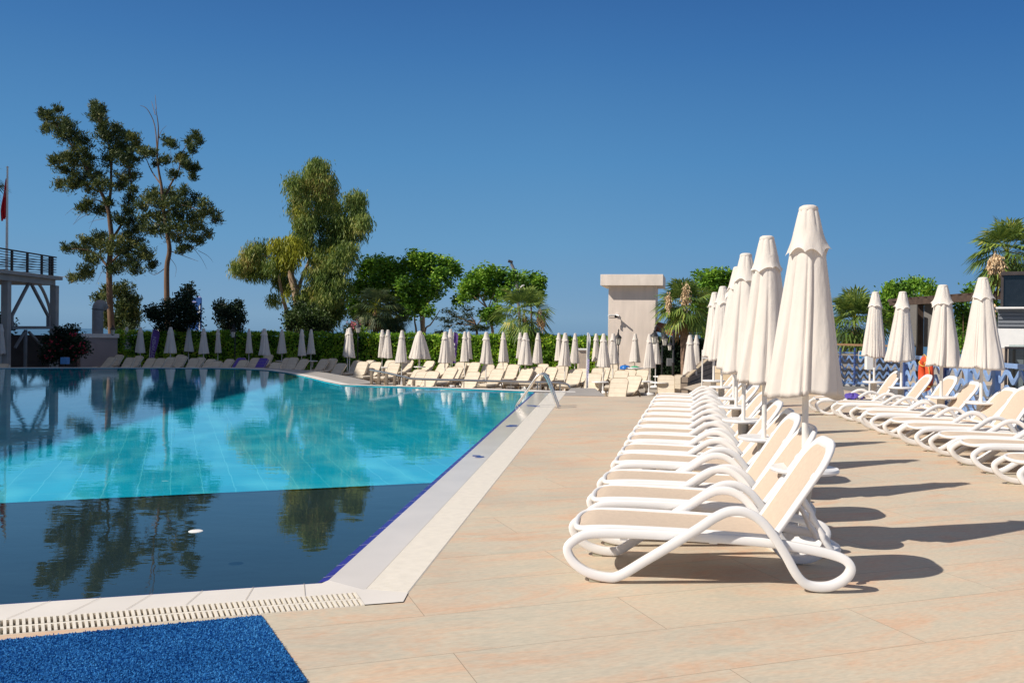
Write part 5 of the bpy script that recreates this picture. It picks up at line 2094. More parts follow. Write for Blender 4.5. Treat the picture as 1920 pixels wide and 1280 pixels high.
def clumps(E, d, nsub, nleaf, subr, L, W, mode="random", dj=1.2, flat=False, fill=0.5, soft=0.0):
    return lambda base: leaf_quads(ellipse_points(E, d, nsub, nleaf, subr, base, dj, flat, fill, soft), L, W, mode)


C3 = lambda lst, k=1.0: [(x, y, r_ * k, r_ * 0.85 * k) for x, y, r_ in lst]
pineA = C3([(80, 214, 8), (90, 218, 10), (107, 207, 7), (85, 245, 7), (100, 234, 12), (118, 232, 13), (115, 252, 12), (130, 240, 13), (140, 262, 13), (150, 285, 13), (160, 270, 9), (165, 298, 11), (140, 300, 11), (125, 295, 9), (110, 301, 8), (100, 304, 6), (120, 318, 8), (140, 325, 11), (165, 320, 13), (180, 332, 13), (115, 346, 9), (130, 346, 11), (150, 342, 11), (170, 350, 13), (190, 350, 12),
            (175, 200, 7), (178, 215, 9), (190, 206, 6), (185, 226, 11), (190, 240, 9), (196, 256, 11), (206, 262, 11), (215, 241, 7), (225, 250, 9), (210, 285, 13), (225, 275, 11), (240, 256, 8), (250, 262, 9), (245, 286, 13), (256, 276, 9), (230, 296, 13), (245, 306, 13), (202, 302, 9), (230, 340, 11), (245, 330, 11), (225, 352, 9), (250, 357, 8), (245, 376, 11), (165, 385, 11), (155, 391, 8), (190, 396, 9), (205, 381, 7),
            (240, 395, 9), (225, 415, 11), (245, 416, 11), (258, 430, 11), (190, 446, 11), (175, 456, 11), (160, 452, 8), (122, 467, 6), (140, 464, 8), (160, 470, 11), (175, 486, 13), (150, 520, 9), (135, 523, 6), (166, 510, 11), (202, 466, 15), (220, 460, 15), (240, 441, 13), (236, 470, 13), (255, 456, 11), (266, 471, 11), (276, 481, 11), (245, 490, 13), (252, 506, 11), (286, 499, 9), (226, 500, 11), (210, 507, 9)])
twA = [([(x, y), (x + dx * 0.5, y + dy * 0.35), (x + dx, y + dy)], 0.55, 0.12) for x, y, dx, dy in ((150, 385, -28, 18), (160, 395, -22, 26), (170, 400, -34, 22), (185, 400, -18, 30), (215, 375, 22, 22), (225, 400, 30, 18), (205, 395, 24, 30), (130, 520, -30, -4), (230, 505, 26, 22), (200, 500, -20, 34), (195, 410, -30, 8))]
tree("pine_tree", "tall broken pine with two leaning tops beside the vent pipe", "pine tree", (208, 620), 66,
     [([(209, 620), (206, 560), (205, 500), (209, 450), (206, 415), (202, 390), (192, 365), (180, 345), (165, 318), (140, 280), (105, 235)], 6.5, 1.2),
      ([(203, 392), (208, 350), (207, 290), (195, 245), (177, 205)], 3.0, 0.8), ([(209, 450), (228, 420), (240, 385), (246, 340), (238, 300)], 2.6, 0.8),
      ([(205, 505), (185, 480), (160, 468), (128, 467)], 2.4, 0.6), ([(206, 495), (235, 470), (270, 478)], 2.2, 0.6), ([(200, 385), (180, 375), (155, 388)], 1.8, 0.5), ([(190, 362), (150, 345), (118, 346)], 1.6, 0.4)] + twA,
     M_BARK, [("crown", L_PINE, clumps(pineA, 66, 46, 24, 0.24, 0.28, 0.07, "up", dj=1.6, soft=0.62))])
pineB = C3([(315, 266, 7), (322, 272, 7), (366, 256, 7), (355, 266, 6), (370, 266, 7), (361, 281, 7), (345, 300, 9), (335, 296, 7), (356, 320, 7), (350, 310, 6), (326, 330, 7), (300, 306, 7), (285, 286, 7), (271, 291, 7), (266, 285, 6), (311, 301, 6), (368, 318, 6), (362, 334, 5),
            (280, 370, 11), (270, 386, 9), (290, 366, 11), (315, 366, 11), (330, 371, 11), (346, 361, 7), (300, 386, 13), (326, 386, 13), (350, 386, 11), (366, 371, 7), (380, 386, 9), (395, 401, 9), (405, 411, 7), (376, 405, 11), (355, 411, 13), (335, 406, 13), (310, 406, 13), (290, 406, 11), (271, 411, 9), (320, 426, 13), (345, 431, 13), (370, 426, 11), (386, 440, 7), (300, 431, 13), (330, 446, 11), (360, 451, 9), (378, 451, 6), (281, 431, 9), (350, 466, 7), (340, 471, 7)])
tw = [([(395, 410), (410, 418), (425, 420)], 0.5, 0.12), ([(372, 470), (390, 480), (400, 492)], 0.5, 0.12), ([(360, 462), (378, 485), (388, 505)], 0.5, 0.12), ([(330, 340), (322, 300), (318, 262)], 0.6, 0.12), ([(316, 480), (330, 500), (328, 520)], 0.5, 0.12), ([(295, 290), (290, 235), (276, 205), (263, 198)], 1.2, 0.3), ([(291, 215), (284, 190)], 0.7, 0.25), ([(293, 205), (291, 178)], 0.7, 0.25), ([(297, 260), (303, 245), (312, 236)], 0.6, 0.2), ([(303, 348), (285, 322), (275, 300), (268, 288)], 1.5, 0.4), ([(318, 470), (345, 480), (372, 490)], 1.0, 0.2), ([(313, 500), (290, 515), (272, 505)], 0.9, 0.2)]
tree("pine_tree", "dark pine with a bare dead top standing next to the leaning pine", "pine tree", (314, 620), 63,
     [([(315, 620), (313, 560), (313, 500), (318, 468), (312, 430), (306, 385), (303, 350), (298, 322), (295, 290), (297, 240), (292, 205)], 6.2, 0.5), ([(306, 385), (318, 350), (335, 320), (340, 290), (352, 270)], 2.2, 0.5), ([(308, 400), (340, 385), (375, 395)], 2.2, 0.5), ([(312, 430), (285, 415), (270, 400)], 2.0, 0.5)] + tw,
     M_BARK, [("crown", L_PINE, clumps(pineB, 63, 40, 24, 0.24, 0.28, 0.07, "up", dj=1.6, soft=0.62))])
lowc = C3([(190, 560, 8), (205, 552, 10), (225, 546, 12), (240, 560, 12), (250, 571, 9), (200, 590, 9), (236, 592, 12), (250, 601, 9), (215, 606, 9), (196, 606, 6), (230, 575, 10), (243, 615, 10), (225, 618, 10), (255, 588, 6)])
tree("conifer_tree", "low spreading conifer just behind the foot of the leaning pine", "conifer", (228, 625), 70, [([(228, 625), (226, 590), (224, 550)], 3.4, 0.8), ([(226, 600), (245, 585), (255, 575)], 1.5, 0.4)], M_BARK,
     [("crown", L_PINE, clumps(lowc, 70, 40, 34, 0.34, 0.34, 0.09, "up", soft=0.6))])
bushB = [(300, 590, 22, 18), (318, 577, 16, 16), (345, 562, 14, 18), (355, 546, 9, 14), (350, 588, 24, 22), (325, 605, 40, 18), (362, 600, 14, 14), (285, 585, 12, 10), (340, 575, 18, 16), (330, 620, 40, 12)]
tree("shrub", "big dark shrub wrapped round the foot of the bare-topped pine", "shrub", (326, 630), 57, [([(326, 630), (330, 600), (345, 560)], 1.6, 0.4)], M_BARK, [("foliage", L_DARK, clumps(bushB, 57, 26, 34, 0.35, 0.19, 0.10, "random", fill=0.4))])
bushC = [(430, 580, 18, 16), (415, 590, 14, 12), (442, 592, 14, 18), (425, 605, 22, 14), (448, 607, 9, 12), (432, 618, 22, 10), (410, 575, 6, 8), (447, 573, 5, 8)]
tree("shrub", "round dark shrub behind the black lantern post above the hedge", "shrub", (430, 632), 58, [([(430, 632), (430, 600)], 1.5, 0.4)], M_BARK, [("foliage", L_DARK, clumps(bushC, 58, 26, 32, 0.32, 0.20, 0.10, "up", fill=0.4))])
bougain = [(125, 640, 26, 18), (105, 650, 22, 16), (145, 645, 18, 16), (95, 665, 18, 14), (130, 665, 26, 14), (118, 625, 18, 10), (140, 622, 8, 7), (155, 655, 10, 10), (90, 640, 10, 10)]
bo = tree("flowering_bush", "dark bush with crimson flowers climbing under the platform", "bush", (120, 690), 46.5, [([(120, 690), (122, 655)], 1.5, 0.5)], M_BARK, [("foliage", L_DARK, clumps(bougain, 46.5, 26, 32, 0.3, 0.15, 0.09, "random", fill=0.4)), ("blossom", M_REDFL, clumps([(x, y, a_ * 0.9, b_ * 0.9) for x, y, a_, b_ in bougain], 46.3, 2, 4, 0.15, 0.11, 0.10, "random"))])
cornerp = [(5, 600, 10, 10), (12, 612, 10, 8), (0, 625, 14, 10)]
tree("shrub", "dark leafy shrub beside the parasols at the left edge", "shrub", (4, 690), 46, [([(4, 690), (5, 640)], 1.2, 0.4)], M_BARK, [("foliage", L_DARK, clumps(cornerp, 46, 24, 30, 0.3, 0.2, 0.1, "random", fill=0.4))])

zt_ = lambda lst: [(420 + x / 3.556, 280 + y / 3.556, a_ / 3.556, b_ / 3.556) for x, y, a_, b_ in lst]
euc = zt_([(610, 100, 62, 60), (600, 140, 80, 60), (660, 190, 95, 90), (560, 220, 95, 70), (470, 240, 65, 70), (690, 260, 70, 80), (600, 330, 130, 80), (490, 370, 80, 75), (720, 380, 70, 70), (640, 470, 140, 80), (540, 500, 90, 70), (860, 350, 75, 60), (912, 320, 35, 38), (880, 430, 80, 75), (930, 490, 45, 50), (800, 480, 75, 75), (860, 570, 70, 65), (730, 560, 90, 75), (820, 670, 65, 65), (700, 650, 90, 75), (780, 740, 80, 70), (660, 750, 85, 75), (620, 850, 80, 75), (720, 850, 100, 75), (780, 930, 80, 75), (690, 960, 100, 85), (600, 950, 70, 65), (560, 1010, 75, 55), (740, 1050, 80, 75), (650, 1080, 90, 75), (700, 1130, 60, 60), (540, 640, 60, 60), (520, 580, 60, 60),
            (250, 660, 65, 42), (190, 680, 55, 50), (160, 740, 42, 45), (230, 740, 75, 50), (92, 790, 40, 42), (180, 815, 70, 40), (270, 800, 60, 60), (330, 770, 45, 55), (370, 870, 40, 50), (330, 990, 30, 20), (420, 760, 50, 50), (430, 900, 35, 50)])
eucy = zt_([(420, 640, 80, 55), (450, 690, 70, 60), (350, 640, 45, 38), (400, 740, 60, 50), (480, 640, 40, 40)])
eucy2 = zt_([(560, 900, 60, 80), (600, 1010, 70, 70), (420, 930, 40, 60), (640, 700, 60, 60), (760, 700, 70, 45), (500, 440, 60, 80)])
shr = zt_([(470, 1120, 70, 60), (550, 1130, 80, 60), (640, 1150, 70, 55), (440, 1180, 40, 40), (560, 1190, 90, 45), (660, 1190, 60, 40), (600, 1080, 60, 50), (500, 1060, 50, 40)])
g2 = lambda pts: [(420 + x / 3.556, 280 + y / 3.556) for x, y in pts]
tree("gum_tree", "tall drooping gum tree with a pale leaning trunk and yellow tuft", "gum tree", (552, 625), 63,
     [(g2([(495, 1230), (490, 1050), (470, 930), (445, 830), (440, 770), (470, 720)]), 8.5, 4.5), (g2([(440, 1230), (420, 1090), (395, 1000), (375, 900), (360, 800)]), 5.0, 2.0), (g2([(480, 980), (520, 860), (570, 730), (590, 560), (610, 400), (620, 200)]), 4.0, 0.8), (g2([(560, 1230), (640, 1000), (700, 860), (760, 640), (850, 480)]), 4.0, 0.8), (g2([(400, 800), (300, 720), (200, 690)]), 2.4, 0.6), (g2([(620, 430), (560, 330), (500, 250)]), 1.8, 0.5)],
     M_BARKL, [("crown", L_EUC, clumps(euc, 63, 26, 58, 0.46, 0.34, 0.062, "droop", dj=2.0, fill=0.25)), ("yellow_foliage", L_EUCY, clumps(eucy, 61.5, 22, 40, 0.5, 0.40, 0.08, "droop", dj=0.6)), ("pale_foliage", L_EUCY, clumps(eucy2, 61.6, 7, 26, 0.45, 0.40, 0.07, "droop", dj=0.6))])
tree("shrub", "tangled shrub at the foot of the gum tree above the hedge", "shrub", (575, 632), 60, [([(575, 632), (580, 600)], 1.5, 0.4)], M_BARK, [("foliage", L_SHRUB, clumps(shr, 60, 24, 34, 0.36, 0.17, 0.11, "random", fill=0.4)), ("shaded_foliage", L_DARK, clumps(shr, 60.8, 14, 30, 0.36, 0.19, 0.12, "random", fill=0.2))])  # dark leaf layer set back, the shrub's inner shade put into its colour

fic1 = zt_([(1000, 780, 85, 65), (1090, 775, 85, 55), (940, 830, 65, 60), (1050, 870, 110, 80), (1140, 840, 75, 75), (900, 930, 75, 70), (870, 1030, 65, 60), (1000, 960, 100, 75), (1100, 950, 90, 75), (900, 1100, 60, 35), (960, 1060, 80, 50)])
fic2 = zt_([(1290, 730, 75, 45), (1380, 755, 90, 50), (1480, 780, 65, 50), (1540, 810, 38, 42), (1240, 800, 75, 65), (1350, 840, 110, 75), (1460, 860, 80, 55), (1220, 910, 75, 75), (1320, 940, 100, 70), (1400, 950, 60, 42), (1220, 1010, 65, 60), (1290, 1040, 75, 50), (1200, 1080, 55, 35), (1360, 1085, 20, 20)])
tree("broadleaf_tree", "dense dark-green tree behind the small palms, joined to the gum tree", "tree", (700, 625), 66, [(g2([(1005, 1240), (1010, 1130), (1000, 1000)]), 4.5, 2.5)], M_BARK,
     [("crown", L_FIC, clumps(fic1, 66, 26, 40, 0.42, 0.24, 0.15, "flat", dj=1.6, fill=0.35))])
tree("broadleaf_tree", "bright green tree with a slanting umbrella crown and bare forked trunks", "tree", (795, 630), 64,
     [(g2([(1330, 1240), (1330, 1150), (1337, 1060), (1390, 980), (1450, 900)]), 3.8, 1.6), (g2([(1318, 1230), (1312, 1120), (1312, 1020), (1280, 920)]), 2.6, 1.2), (g2([(1282, 1225), (1272, 1150), (1268, 1060)]), 2.4, 1.2), (g2([(1340, 1215), (1375, 1170), (1410, 1120), (1440, 1070)]), 2.2, 0.6), (g2([(1340, 1060), (1360, 900), (1380, 800)]), 2.0, 0.6)],
     M_BARKL, [("crown", L_FIC, clumps(fic2, 64, 26, 40, 0.42, 0.24, 0.15, "flat", dj=1.6, fill=0.35))])
z8 = lambda lst: [(820 + x / 8, 480 + y / 8, a_ / 8, b_ / 8) for x, y, a_, b_ in lst]
p8 = lambda pts: [(820 + x / 8, 480 + y / 8) for x, y in pts]
fic3 = z8([(780, 240, 130, 65), (620, 300, 110, 75), (500, 350, 85, 65), (960, 290, 120, 75), (430, 470, 95, 90), (600, 440, 130, 95), (800, 420, 140, 95), (1000, 440, 130, 85), (1160, 320, 80, 75), (850, 560, 140, 75), (400, 590, 80, 60), (310, 680, 50, 30), (540, 590, 90, 55), (1010, 560, 90, 70)])
fic3b = z8([(1230, 330, 80, 70), (1420, 340, 110, 75), (1520, 400, 75, 90), (1330, 470, 110, 85), (1490, 530, 95, 85), (1250, 560, 80, 70)])
fic3c = z8([(830, 860, 115, 90), (710, 860, 70, 60), (900, 950, 70, 55), (770, 940, 60, 45), (900, 800, 60, 50)])
tree("broadleaf_tree", "wide dark-green tree with a vase of bare limbs left of the street light", "tree", (918, 628), 62,
     [(p8([(830, 1250), (825, 1100), (780, 900), (745, 780), (700, 700), (620, 560)]), 3.6, 1.0), (p8([(750, 790), (690, 640), (720, 540)]), 1.6, 0.6), (p8([(760, 800), (800, 680), (880, 480)]), 1.6, 0.5), (p8([(740, 770), (600, 650), (480, 560)]), 1.6, 0.5), (p8([(760, 790), (900, 660), (1000, 560)]), 1.4, 0.5)], M_BARKL,
     [("crown", L_FIC, clumps(fic3, 62, 26, 40, 0.40, 0.22, 0.14, "flat", dj=1.4, fill=0.35)), ("low_foliage", L_FIC, clumps(fic3c, 61, 26, 36, 0.36, 0.22, 0.14, "flat", dj=0.5))])
tree("broadleaf_tree", "rounded green tree behind the palm, right of the street light", "tree", (1000, 628), 68, [(p8([(1420, 1250), (1410, 900), (1400, 560)]), 3.4, 1.0)], M_BARK,
     [("crown", L_FIC, clumps(fic3b, 68, 28, 40, 0.42, 0.24, 0.15, "flat", dj=1.4, fill=0.3))])
fea = z8([(150, 820, 50, 28), (230, 880, 50, 28), (420, 790, 70, 40), (100, 950, 60, 26), (200, 985, 70, 28), (300, 930, 60, 26), (450, 890, 80, 40), (500, 1000, 70, 38), (130, 1060, 55, 28), (360, 1105, 45, 26), (620, 1080, 70, 40), (720, 1080, 70, 38), (560, 1090, 50, 40), (350, 1010, 50, 22)])
tree("mimosa_tree", "small feathery mimosa tree with flat open sprays before the wide tree", "mimosa tree", (894, 630), 58, [(p8([(592, 1250), (590, 1110), (550, 970), (460, 860)]), 3.3, 0.8), (p8([(592, 1110), (640, 980), (660, 900)]), 1.8, 0.5), (p8([(560, 1010), (420, 960), (250, 890), (150, 830)]), 1.3, 0.3), (p8([(540, 1040), (300, 1020), (120, 1060)]), 1.0, 0.3)], M_BARK,
     [("crown", L_FEATH, clumps(fea, 58, 20, 30, 0.32, 0.20, 0.06, "flat", dj=1.5, flat=True))])
tree("mimosa_tree", "little feathery sapling just above the hedge left of the mimosa", "mimosa tree", (826, 632), 58, [(p8([(45, 1230), (42, 1160)]), 1.2, 0.5)], M_BARK,
     [("crown", L_FEATH, clumps(z8([(30, 1150, 55, 26), (60, 1165, 40, 20)]), 58, 20, 28, 0.3, 0.20, 0.06, "flat", dj=0.6, flat=True))])
ole = [(655, 617, 12, 8), (668, 612, 10, 8), (680, 620, 12, 9), (664, 624, 16, 8)]
tree("oleander_bush", "pink flowering oleander bush showing over the hedge", "oleander", (667, 632), 57, [([(667, 632), (667, 622)], 1.2, 0.5)], M_BARK, [("foliage", L_FIC, clumps(ole, 57, 18, 26, 0.25, 0.16, 0.05, "up")), ("blossom", M_PINKFL, clumps([(x, y - 1, a_, b_) for x, y, a_, b_ in ole], 56.8, 18, 26, 0.25, 0.10, 0.09, "random"))])

# right-hand trees
tree("broadleaf_tree", "bright green leafy tree behind the tower palm and the tall parasols", "tree", (1345, 640), 55, [([(1340, 650), (1340, 560)], 4, 2)], M_BARK,
     [("crown", L_FIC, clumps([(1318, 522, 22, 14), (1345, 518, 22, 12), (1372, 522, 16, 12), (1330, 545, 30, 20), (1360, 548, 22, 22), (1320, 575, 26, 20), (1345, 585, 24, 24), (1310, 605, 22, 20), (1335, 620, 22, 18), (1380, 560, 16, 22), (1272, 606, 12, 14), (1268, 590, 12, 10)], 55, 26, 40, 0.36, 0.19, 0.12, "flat", dj=1.2, fill=0.35))])
tree("broadleaf_tree", "round bright green tree rising behind the fence parasols left of the pergola", "tree", (1695, 640), 42, [([(1695, 660), (1695, 580)], 4, 2)], M_BARK,
     [("crown", L_FIC, clumps([(1680, 545, 24, 14), (1715, 537, 18, 10), (1662, 566, 20, 20), (1700, 562, 28, 18), (1738, 546, 14, 12), (1655, 592, 12, 20), (1672, 600, 22, 20), (1750, 560, 12, 10), (1690, 590, 24, 18)], 42, 26, 42, 0.30, 0.15, 0.10, "up", dj=1.0, fill=0.35))], z0=0)
tree("garden_shrub", "leafy shrub seen through the pergola between two fence parasols", "shrub", (1808, 640), 34, [([(1806, 660), (1806, 590)], 1.5, 0.6)], M_BARK,
     [("foliage", L_FIC, clumps([(1804, 582, 10, 16), (1812, 606, 12, 16), (1800, 622, 10, 14), (1820, 590, 8, 14), (1810, 640, 12, 14), (1862, 575, 8, 14), (1864, 600, 6, 12), (1815, 546, 10, 5), (1850, 538, 8, 5)], 34, 22, 30, 0.3, 0.17, 0.09, "random"))], z0=0)


def fan_frond(Q, Dq, o, dirv, L, droop, nseg=22, spread=105, roll=0.0):
    """petiole + fan; Q collects leaf quads, Dq petiole quads"""
    dirv = dirv.normalized()
    side = dirv.cross(Vector((0, 0, 1)))
    side = side.normalized() if side.length > 0.05 else Vector((1, 0, 0))
    upv = side.cross(dirv).normalized()
    if roll:
        m_ = Matrix.Rotation(roll, 3, dirv)
        side, upv = m_ @ side, m_ @ upv
    pet = L * 0.62
    hub = o + dirv * pet - Vector((0, 0, droop * pet * 0.35))
    w = 0.022
    Dq.append([o - side * w, o + side * w, hub + side * w * 0.6, hub - side * w * 0.6])
    d2 = (dirv - Vector((0, 0, droop * 0.7))).normalized()
    for k in range(nseg):
        a = R(-spread + 2 * spread * k / (nseg - 1))
        dv = (d2 * math.cos(a) + side * math.sin(a) + upv * 0.18 * abs(math.sin(a))).normalized()
        l = L * 0.72 * (0.72 + 0.28 * math.cos(a * 0.8)) * rng.uniform(0.9, 1.08)
        n2 = dv.cross(upv).normalized()
        ww = l * math.sin(R(spread / (nseg - 1))) * 0.95
        m1 = hub + dv * l * 0.6 - Vector((0, 0, droop * l * 0.08))
        tip = m1 + (dv * 0.42 - Vector((0, 0, 0.16 + droop * 0.40))) * l
        Q.append([hub, m1 + n2 * ww * 0.6, m1 + n2 * ww * 0.25 + upv * 0.01, hub + n2 * 0.004])
        Q.append([hub, m1 + n2 * ww * 0.0, m1 - n2 * ww * 0.6, hub - n2 * 0.004])
        Q.append([m1 + n2 * ww * 0.6, m1 - n2 * ww * 0.6, tip - n2 * 0.006, tip + n2 * 0.006])


def palm(label, foot, d, trunk_px, crown_px, L, m, nfr=34, elev=(-55, 80), dead=10, flowers=(), r0=3.2, r1=3.8, z0=TZ, nseg=20, name="fan_palm", trunks_extra=()):
    b0 = at(foot[0], foot[1], d)
    base = Vector((b0.x, b0.y, z0))
    t = thing(name, label, "palm tree", base)
    k = d / FPX
    mb = MB()
    pts = [(0, 0, 0)] + [tuple(at(x, y, d) - base) for x, y in trunk_px]
    sm = catmull(pts, 5, closed=False)
    mb.tube(sm, [(r0 + (r1 - r0) * j / (len(sm) - 1)) * k * (1 + 0.06 * (j % 2)) for j in range(len(sm))], n=10)
    mb.build("trunk", M_PALMT, t, smooth=60)
    o = Vector(at(crown_px[0], crown_px[1], d)) - base
    Q, Dq = [], []
    for i in range(nfr):
        f = (i + 0.5) / nfr
        e = R(elev[1] + (elev[0] - elev[1]) * f + rng.uniform(-8, 8))
        a = i * 2.39996 + rng.uniform(-0.2, 0.2)
        dv = Vector((math.cos(a) * math.cos(e), math.sin(a) * math.cos(e), math.sin(e)))
        fan_frond(Q, Dq, o, dv, L * rng.uniform(0.85, 1.1), 0.12 + 0.5 * f, nseg=nseg, roll=rng.uniform(-0.5, 0.5))
    quads_np("crown", np.array([[tuple(p) for p in q] for q in Q]), m, t)
    quads_np("frond_stem", np.array([[tuple(p) for p in q] for q in Dq]), L_EUCY, t)
    if dead:
        Q, Dq = [], []
        for i in range(dead):
            a = i * 2.39996
            e = R(rng.uniform(-82, -55))
            dv = Vector((math.cos(a) * math.cos(e), math.sin(a) * math.cos(e), math.sin(e)))
            fan_frond(Q, Dq, o - Vector((0, 0, 0.12 * L)), dv, L * rng.uniform(0.6, 0.85), 0.3, nseg=12, spread=60)
        quads_np("dead_frond_skirt", np.array([[tuple(p) for p in q] for q in Q + Dq]), M_DEADF, t)
    for (fx, fy, w_, h_) in flowers:
        c = np.array(at(fx, fy, d - L * 0.75) - base)
        n_ = 700
        P = nrg.normal(size=(n_, 3)) * np.array([w_ * k * 0.4, w_ * k * 0.4, h_ * k * 0.45]) + c
        quads_np("blossom", leaf_quads(P, 0.14, 0.05, "droop"), M_BLOSSOM, t)
    return t


palm("fan palm with cream seed clusters and hanging fronds in front of the street light", (990, 632), 55, [(987, 620), (984, 596)], (983, 588), 1.75, L_PALM, nfr=34, elev=(-60, 75), dead=10, flowers=((1012, 596, 6, 14), (1018, 604, 4, 10)), nseg=20)
palm("stout fan palm with a big cream seed cluster right of the pink tower", (1284, 650), 44, [(1283, 640), (1282, 620), (1281, 600)], (1281, 574), 1.36, L_PALM, nfr=46, elev=(-38, 82), dead=8, flowers=((1285, 556, 9, 22), (1253, 566, 5, 14)), r0=6, r1=9)
palm("short bushy palm with upright fronds behind the blue zigzag fence", (1603, 660), 36, [(1604, 650), (1603, 622)], (1602, 606), 1.28, L_PALM, nfr=46, elev=(-35, 85), dead=6, r0=7, r1=9, z0=0)
palm("tall palm with pale hanging seed clusters above the dark kiosk", (1893, 640), 31, [(1893, 600), (1892, 540), (1890, 500)], (1889, 474), 1.16, L_PALM, nfr=44, elev=(-50, 80), dead=10, flowers=((1868, 490, 10, 14), (1876, 500, 7, 12), (1858, 498, 5, 12), (1860, 580, 4, 10)), r0=7, r1=8, z0=0)
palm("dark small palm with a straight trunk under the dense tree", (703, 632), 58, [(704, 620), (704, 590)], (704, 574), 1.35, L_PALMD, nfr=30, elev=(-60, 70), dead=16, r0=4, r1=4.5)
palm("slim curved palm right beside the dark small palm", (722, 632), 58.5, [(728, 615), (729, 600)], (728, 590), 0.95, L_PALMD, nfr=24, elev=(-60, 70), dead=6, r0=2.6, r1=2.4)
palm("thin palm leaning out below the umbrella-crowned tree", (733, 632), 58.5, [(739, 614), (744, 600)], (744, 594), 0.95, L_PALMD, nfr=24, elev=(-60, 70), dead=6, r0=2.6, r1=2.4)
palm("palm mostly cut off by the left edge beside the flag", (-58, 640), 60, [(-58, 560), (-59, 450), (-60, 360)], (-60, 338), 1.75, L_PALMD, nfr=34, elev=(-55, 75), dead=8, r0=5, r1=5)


# ---------------------------------------------------------------- hedges
def hedge(label, pts, n, thick=1.1, name="hedge", lm=None, zb=TZ):
    """pts: (px, top y, d)"""
    W = [at(x, y, d) for x, y, d in pts]
    base = Vector((W[0].x, W[0].y, zb))
    t = thing(name, label, "hedge", base)
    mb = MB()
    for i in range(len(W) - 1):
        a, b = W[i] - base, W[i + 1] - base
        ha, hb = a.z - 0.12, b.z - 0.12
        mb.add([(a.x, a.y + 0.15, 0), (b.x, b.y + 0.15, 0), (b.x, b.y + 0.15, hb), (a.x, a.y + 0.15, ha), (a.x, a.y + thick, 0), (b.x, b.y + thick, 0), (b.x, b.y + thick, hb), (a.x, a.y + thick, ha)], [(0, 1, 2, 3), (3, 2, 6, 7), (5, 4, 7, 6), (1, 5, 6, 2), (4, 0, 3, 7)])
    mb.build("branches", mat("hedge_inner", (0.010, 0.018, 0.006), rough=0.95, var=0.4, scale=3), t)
    seg = [(W[i + 1] - W[i]).length for i in range(len(W) - 1)]
    tot = sum(seg)
    V = []
    for i in range(len(W) - 1):
        m_ = int(n * seg[i] / tot)
        u = nrg.uniform(0, 1, m_)
        a, b = np.array(W[i] - base), np.array(W[i + 1] - base)
        P = a[None] * (1 - u[:, None]) + b[None] * u[:, None]
        h = P[:, 2].copy()
        wob = 0.10 * np.sin(P[:, 0] * 2.1) + 0.06 * np.sin(P[:, 0] * 5.3 + 1)
        f = nrg.uniform(0, 1, m_)
        front = nrg.uniform(0, 1, m_) < 0.7
        P[:, 2] = np.where(front, f * h, h + wob * 0.5 + nrg.normal(size=m_) * 0.06)
        bul = 0.09 * np.sin(P[:, 0] * 3.0 + 4 * f) + 0.07 * np.sin(f * 9 + P[:, 0] * 1.3)
        P[:, 1] += np.where(front, bul + nrg.normal(size=m_) * 0.05, nrg.uniform(-0.05, thick, m_))
        V.append(leaf_quads(P - np.array([0, 0.06, 0]), 0.17, 0.115, "random", out=np.where(front[:, None], np.array([[0, -0.7, -0.2]]), np.array([[0, 0, 0.6]]))))
    quads_np("foliage", np.concatenate(V), lm or L_HEDGE, t)
    return t


hedge("long clipped green hedge along the back of the lower terrace", [(212, 625, 56), (420, 625.5, 57.2), (640, 629, 56.5), (820, 631, 55.5), (1000, 633, 54), (1112, 636, 53), (1150, 638, 52.5)], 36000)
hedge("dark hedge right of the tower behind the two-lantern lamp", [(1225, 640, 47), (1262, 641, 46), (1340, 642, 46)], 7000, lm=L_DARK)  # darker leaf colour carries the shade this stretch of hedge stands in

# ---------------------------------------------------------------- hotel block off to the left that shades the far corner
hb = Vector((-48, 19, 0))
t = thing("hotel_building", "tall hotel block standing left of the pool, out of frame, shading its far corner", "building", (hb.x, hb.y, 0))
p0, p1 = Vector((-30.2, -10, 0)) - hb, Vector((-31.2, 48.4, 0)) - hb
mb = MB()
H = 23.0
mb.prism([(p0.x, p0.y), (p1.x, p1.y), (p1.x - 22, p1.y), (p0.x - 22, p0.y)], TZ - 0.1, H)
mb.build("wall", M_HOTEL, t)
for fl_ in range(7):
    for j in range(0, 12):
        s = (j + 0.5) / 12
        c = p0.lerp(p1, s)
        mb = MB()
        mb.box((c.x + 0.02, c.y, 1.6 + fl_ * 3.1), (0.12, 2.4, 2.0))
        mb.build("window", M_DARKGLASS, t)

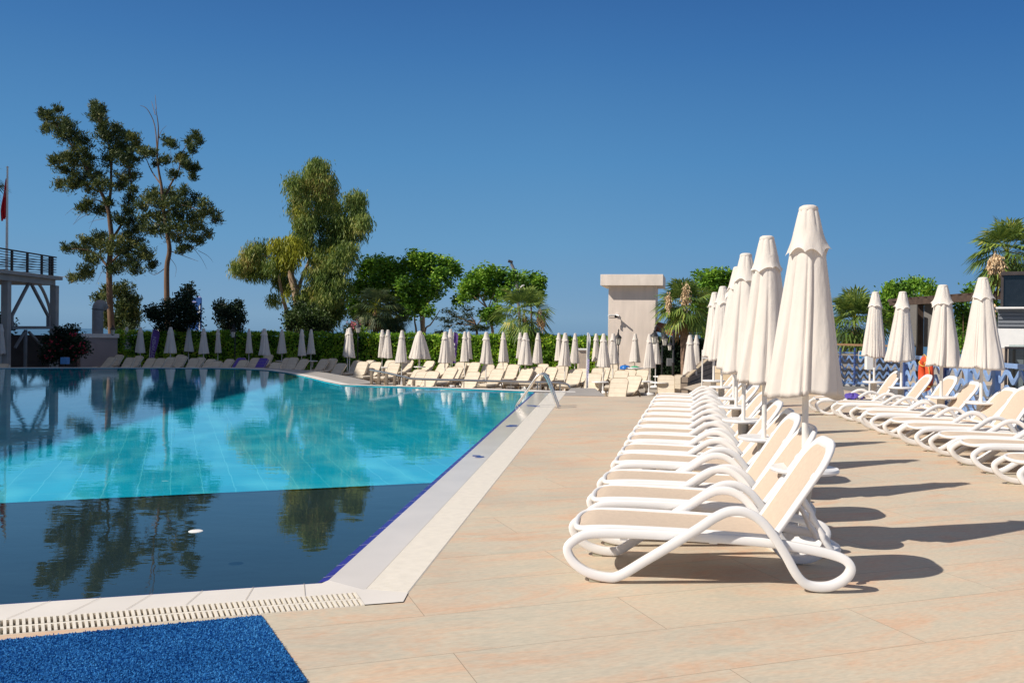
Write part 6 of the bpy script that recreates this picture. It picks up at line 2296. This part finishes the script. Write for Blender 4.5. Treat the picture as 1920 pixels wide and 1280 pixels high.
# ---------------------------------------------------------------- light
AZ = Vector((0.914, 0.407, 0)).normalized()
EL = R(42.5)
sd = Vector((AZ.x * math.cos(EL), AZ.y * math.cos(EL), -math.sin(EL)))
sun = bpy.data.lights.new("sun", "SUN")
sun.energy = 5.0
sun.angle = R(0.55)
sun.color = (1.0, 0.93, 0.83)
so = bpy.data.objects.new("sun", sun)
COL.objects.link(so)
so.rotation_euler = sd.to_track_quat("-Z", "Y").to_euler()
w = bpy.data.worlds.new("World")
scene.world = w
w.use_nodes = True
nt = w.node_tree
bg = nt.nodes["Background"]
sky = nt.nodes.new("ShaderNodeTexSky")
sky.sky_type = "NISHITA"
sky.sun_disc = False
sky.sun_elevation = EL
sky.sun_rotation = math.atan2(-AZ.x, -AZ.y)
sky.altitude = 6000
sky.air_density = 1.0
sky.dust_density = 0.0
sky.ozone_density = 10.0
# the hazy coast sky of the photograph: the physical sky under a layer of haze that pales it towards the horizon, with an unseen grey zenith added as fill light
tcw = nt.nodes.new("ShaderNodeTexCoord")
sx = nt.nodes.new("ShaderNodeSeparateXYZ")
nt.links.new(tcw.outputs["Generated"], sx.inputs[0])
lin = lambda c: tuple(((v / 255 + 0.055) / 1.055) ** 2.4 * 10 for v in c)
hz_ = ramp(nt, sx.outputs["Z"], [(0.0, lin((112, 147, 178))), (0.018, lin((125, 160, 188))), (0.10, lin((106, 158, 197))), (0.19, lin((87, 145, 194))), (0.30, lin((66, 122, 180))), (0.37, lin((55, 106, 167))), (0.55, lin((112, 124, 150))), (1.0, lin((152, 145, 144)))])
mx = nt.nodes.new("ShaderNodeMixRGB")
mx.inputs[0].default_value = 0.88
nt.links.new(sky.outputs[0], mx.inputs[1])
nt.links.new(hz_, mx.inputs[2])
side = ramp(nt, sx.outputs["X"], [(0.05, (1, 1, 1)), (0.50, (0.76, 0.84, 0.92))])
mz = nt.nodes.new("ShaderNodeMixRGB")
mz.blend_type = "MULTIPLY"
mz.inputs[0].default_value = 1.0
nt.links.new(mx.outputs[0], mz.inputs[1])
nt.links.new(side, mz.inputs[2])
nt.links.new(mz.outputs[0], bg.inputs[0])
bg.inputs[1].default_value = 0.10

scene.view_settings.view_transform = "Standard"
scene.view_settings.look = "None"
scene.view_settings.exposure = 0
scene.view_settings.gamma = 1
scene.render.engine = "CYCLES"
scene.cycles.max_bounces = 8
scene.cycles.transparent_max_bounces = 12
scene.cycles.sample_clamp_indirect = 6
scene.cycles.use_denoising = True
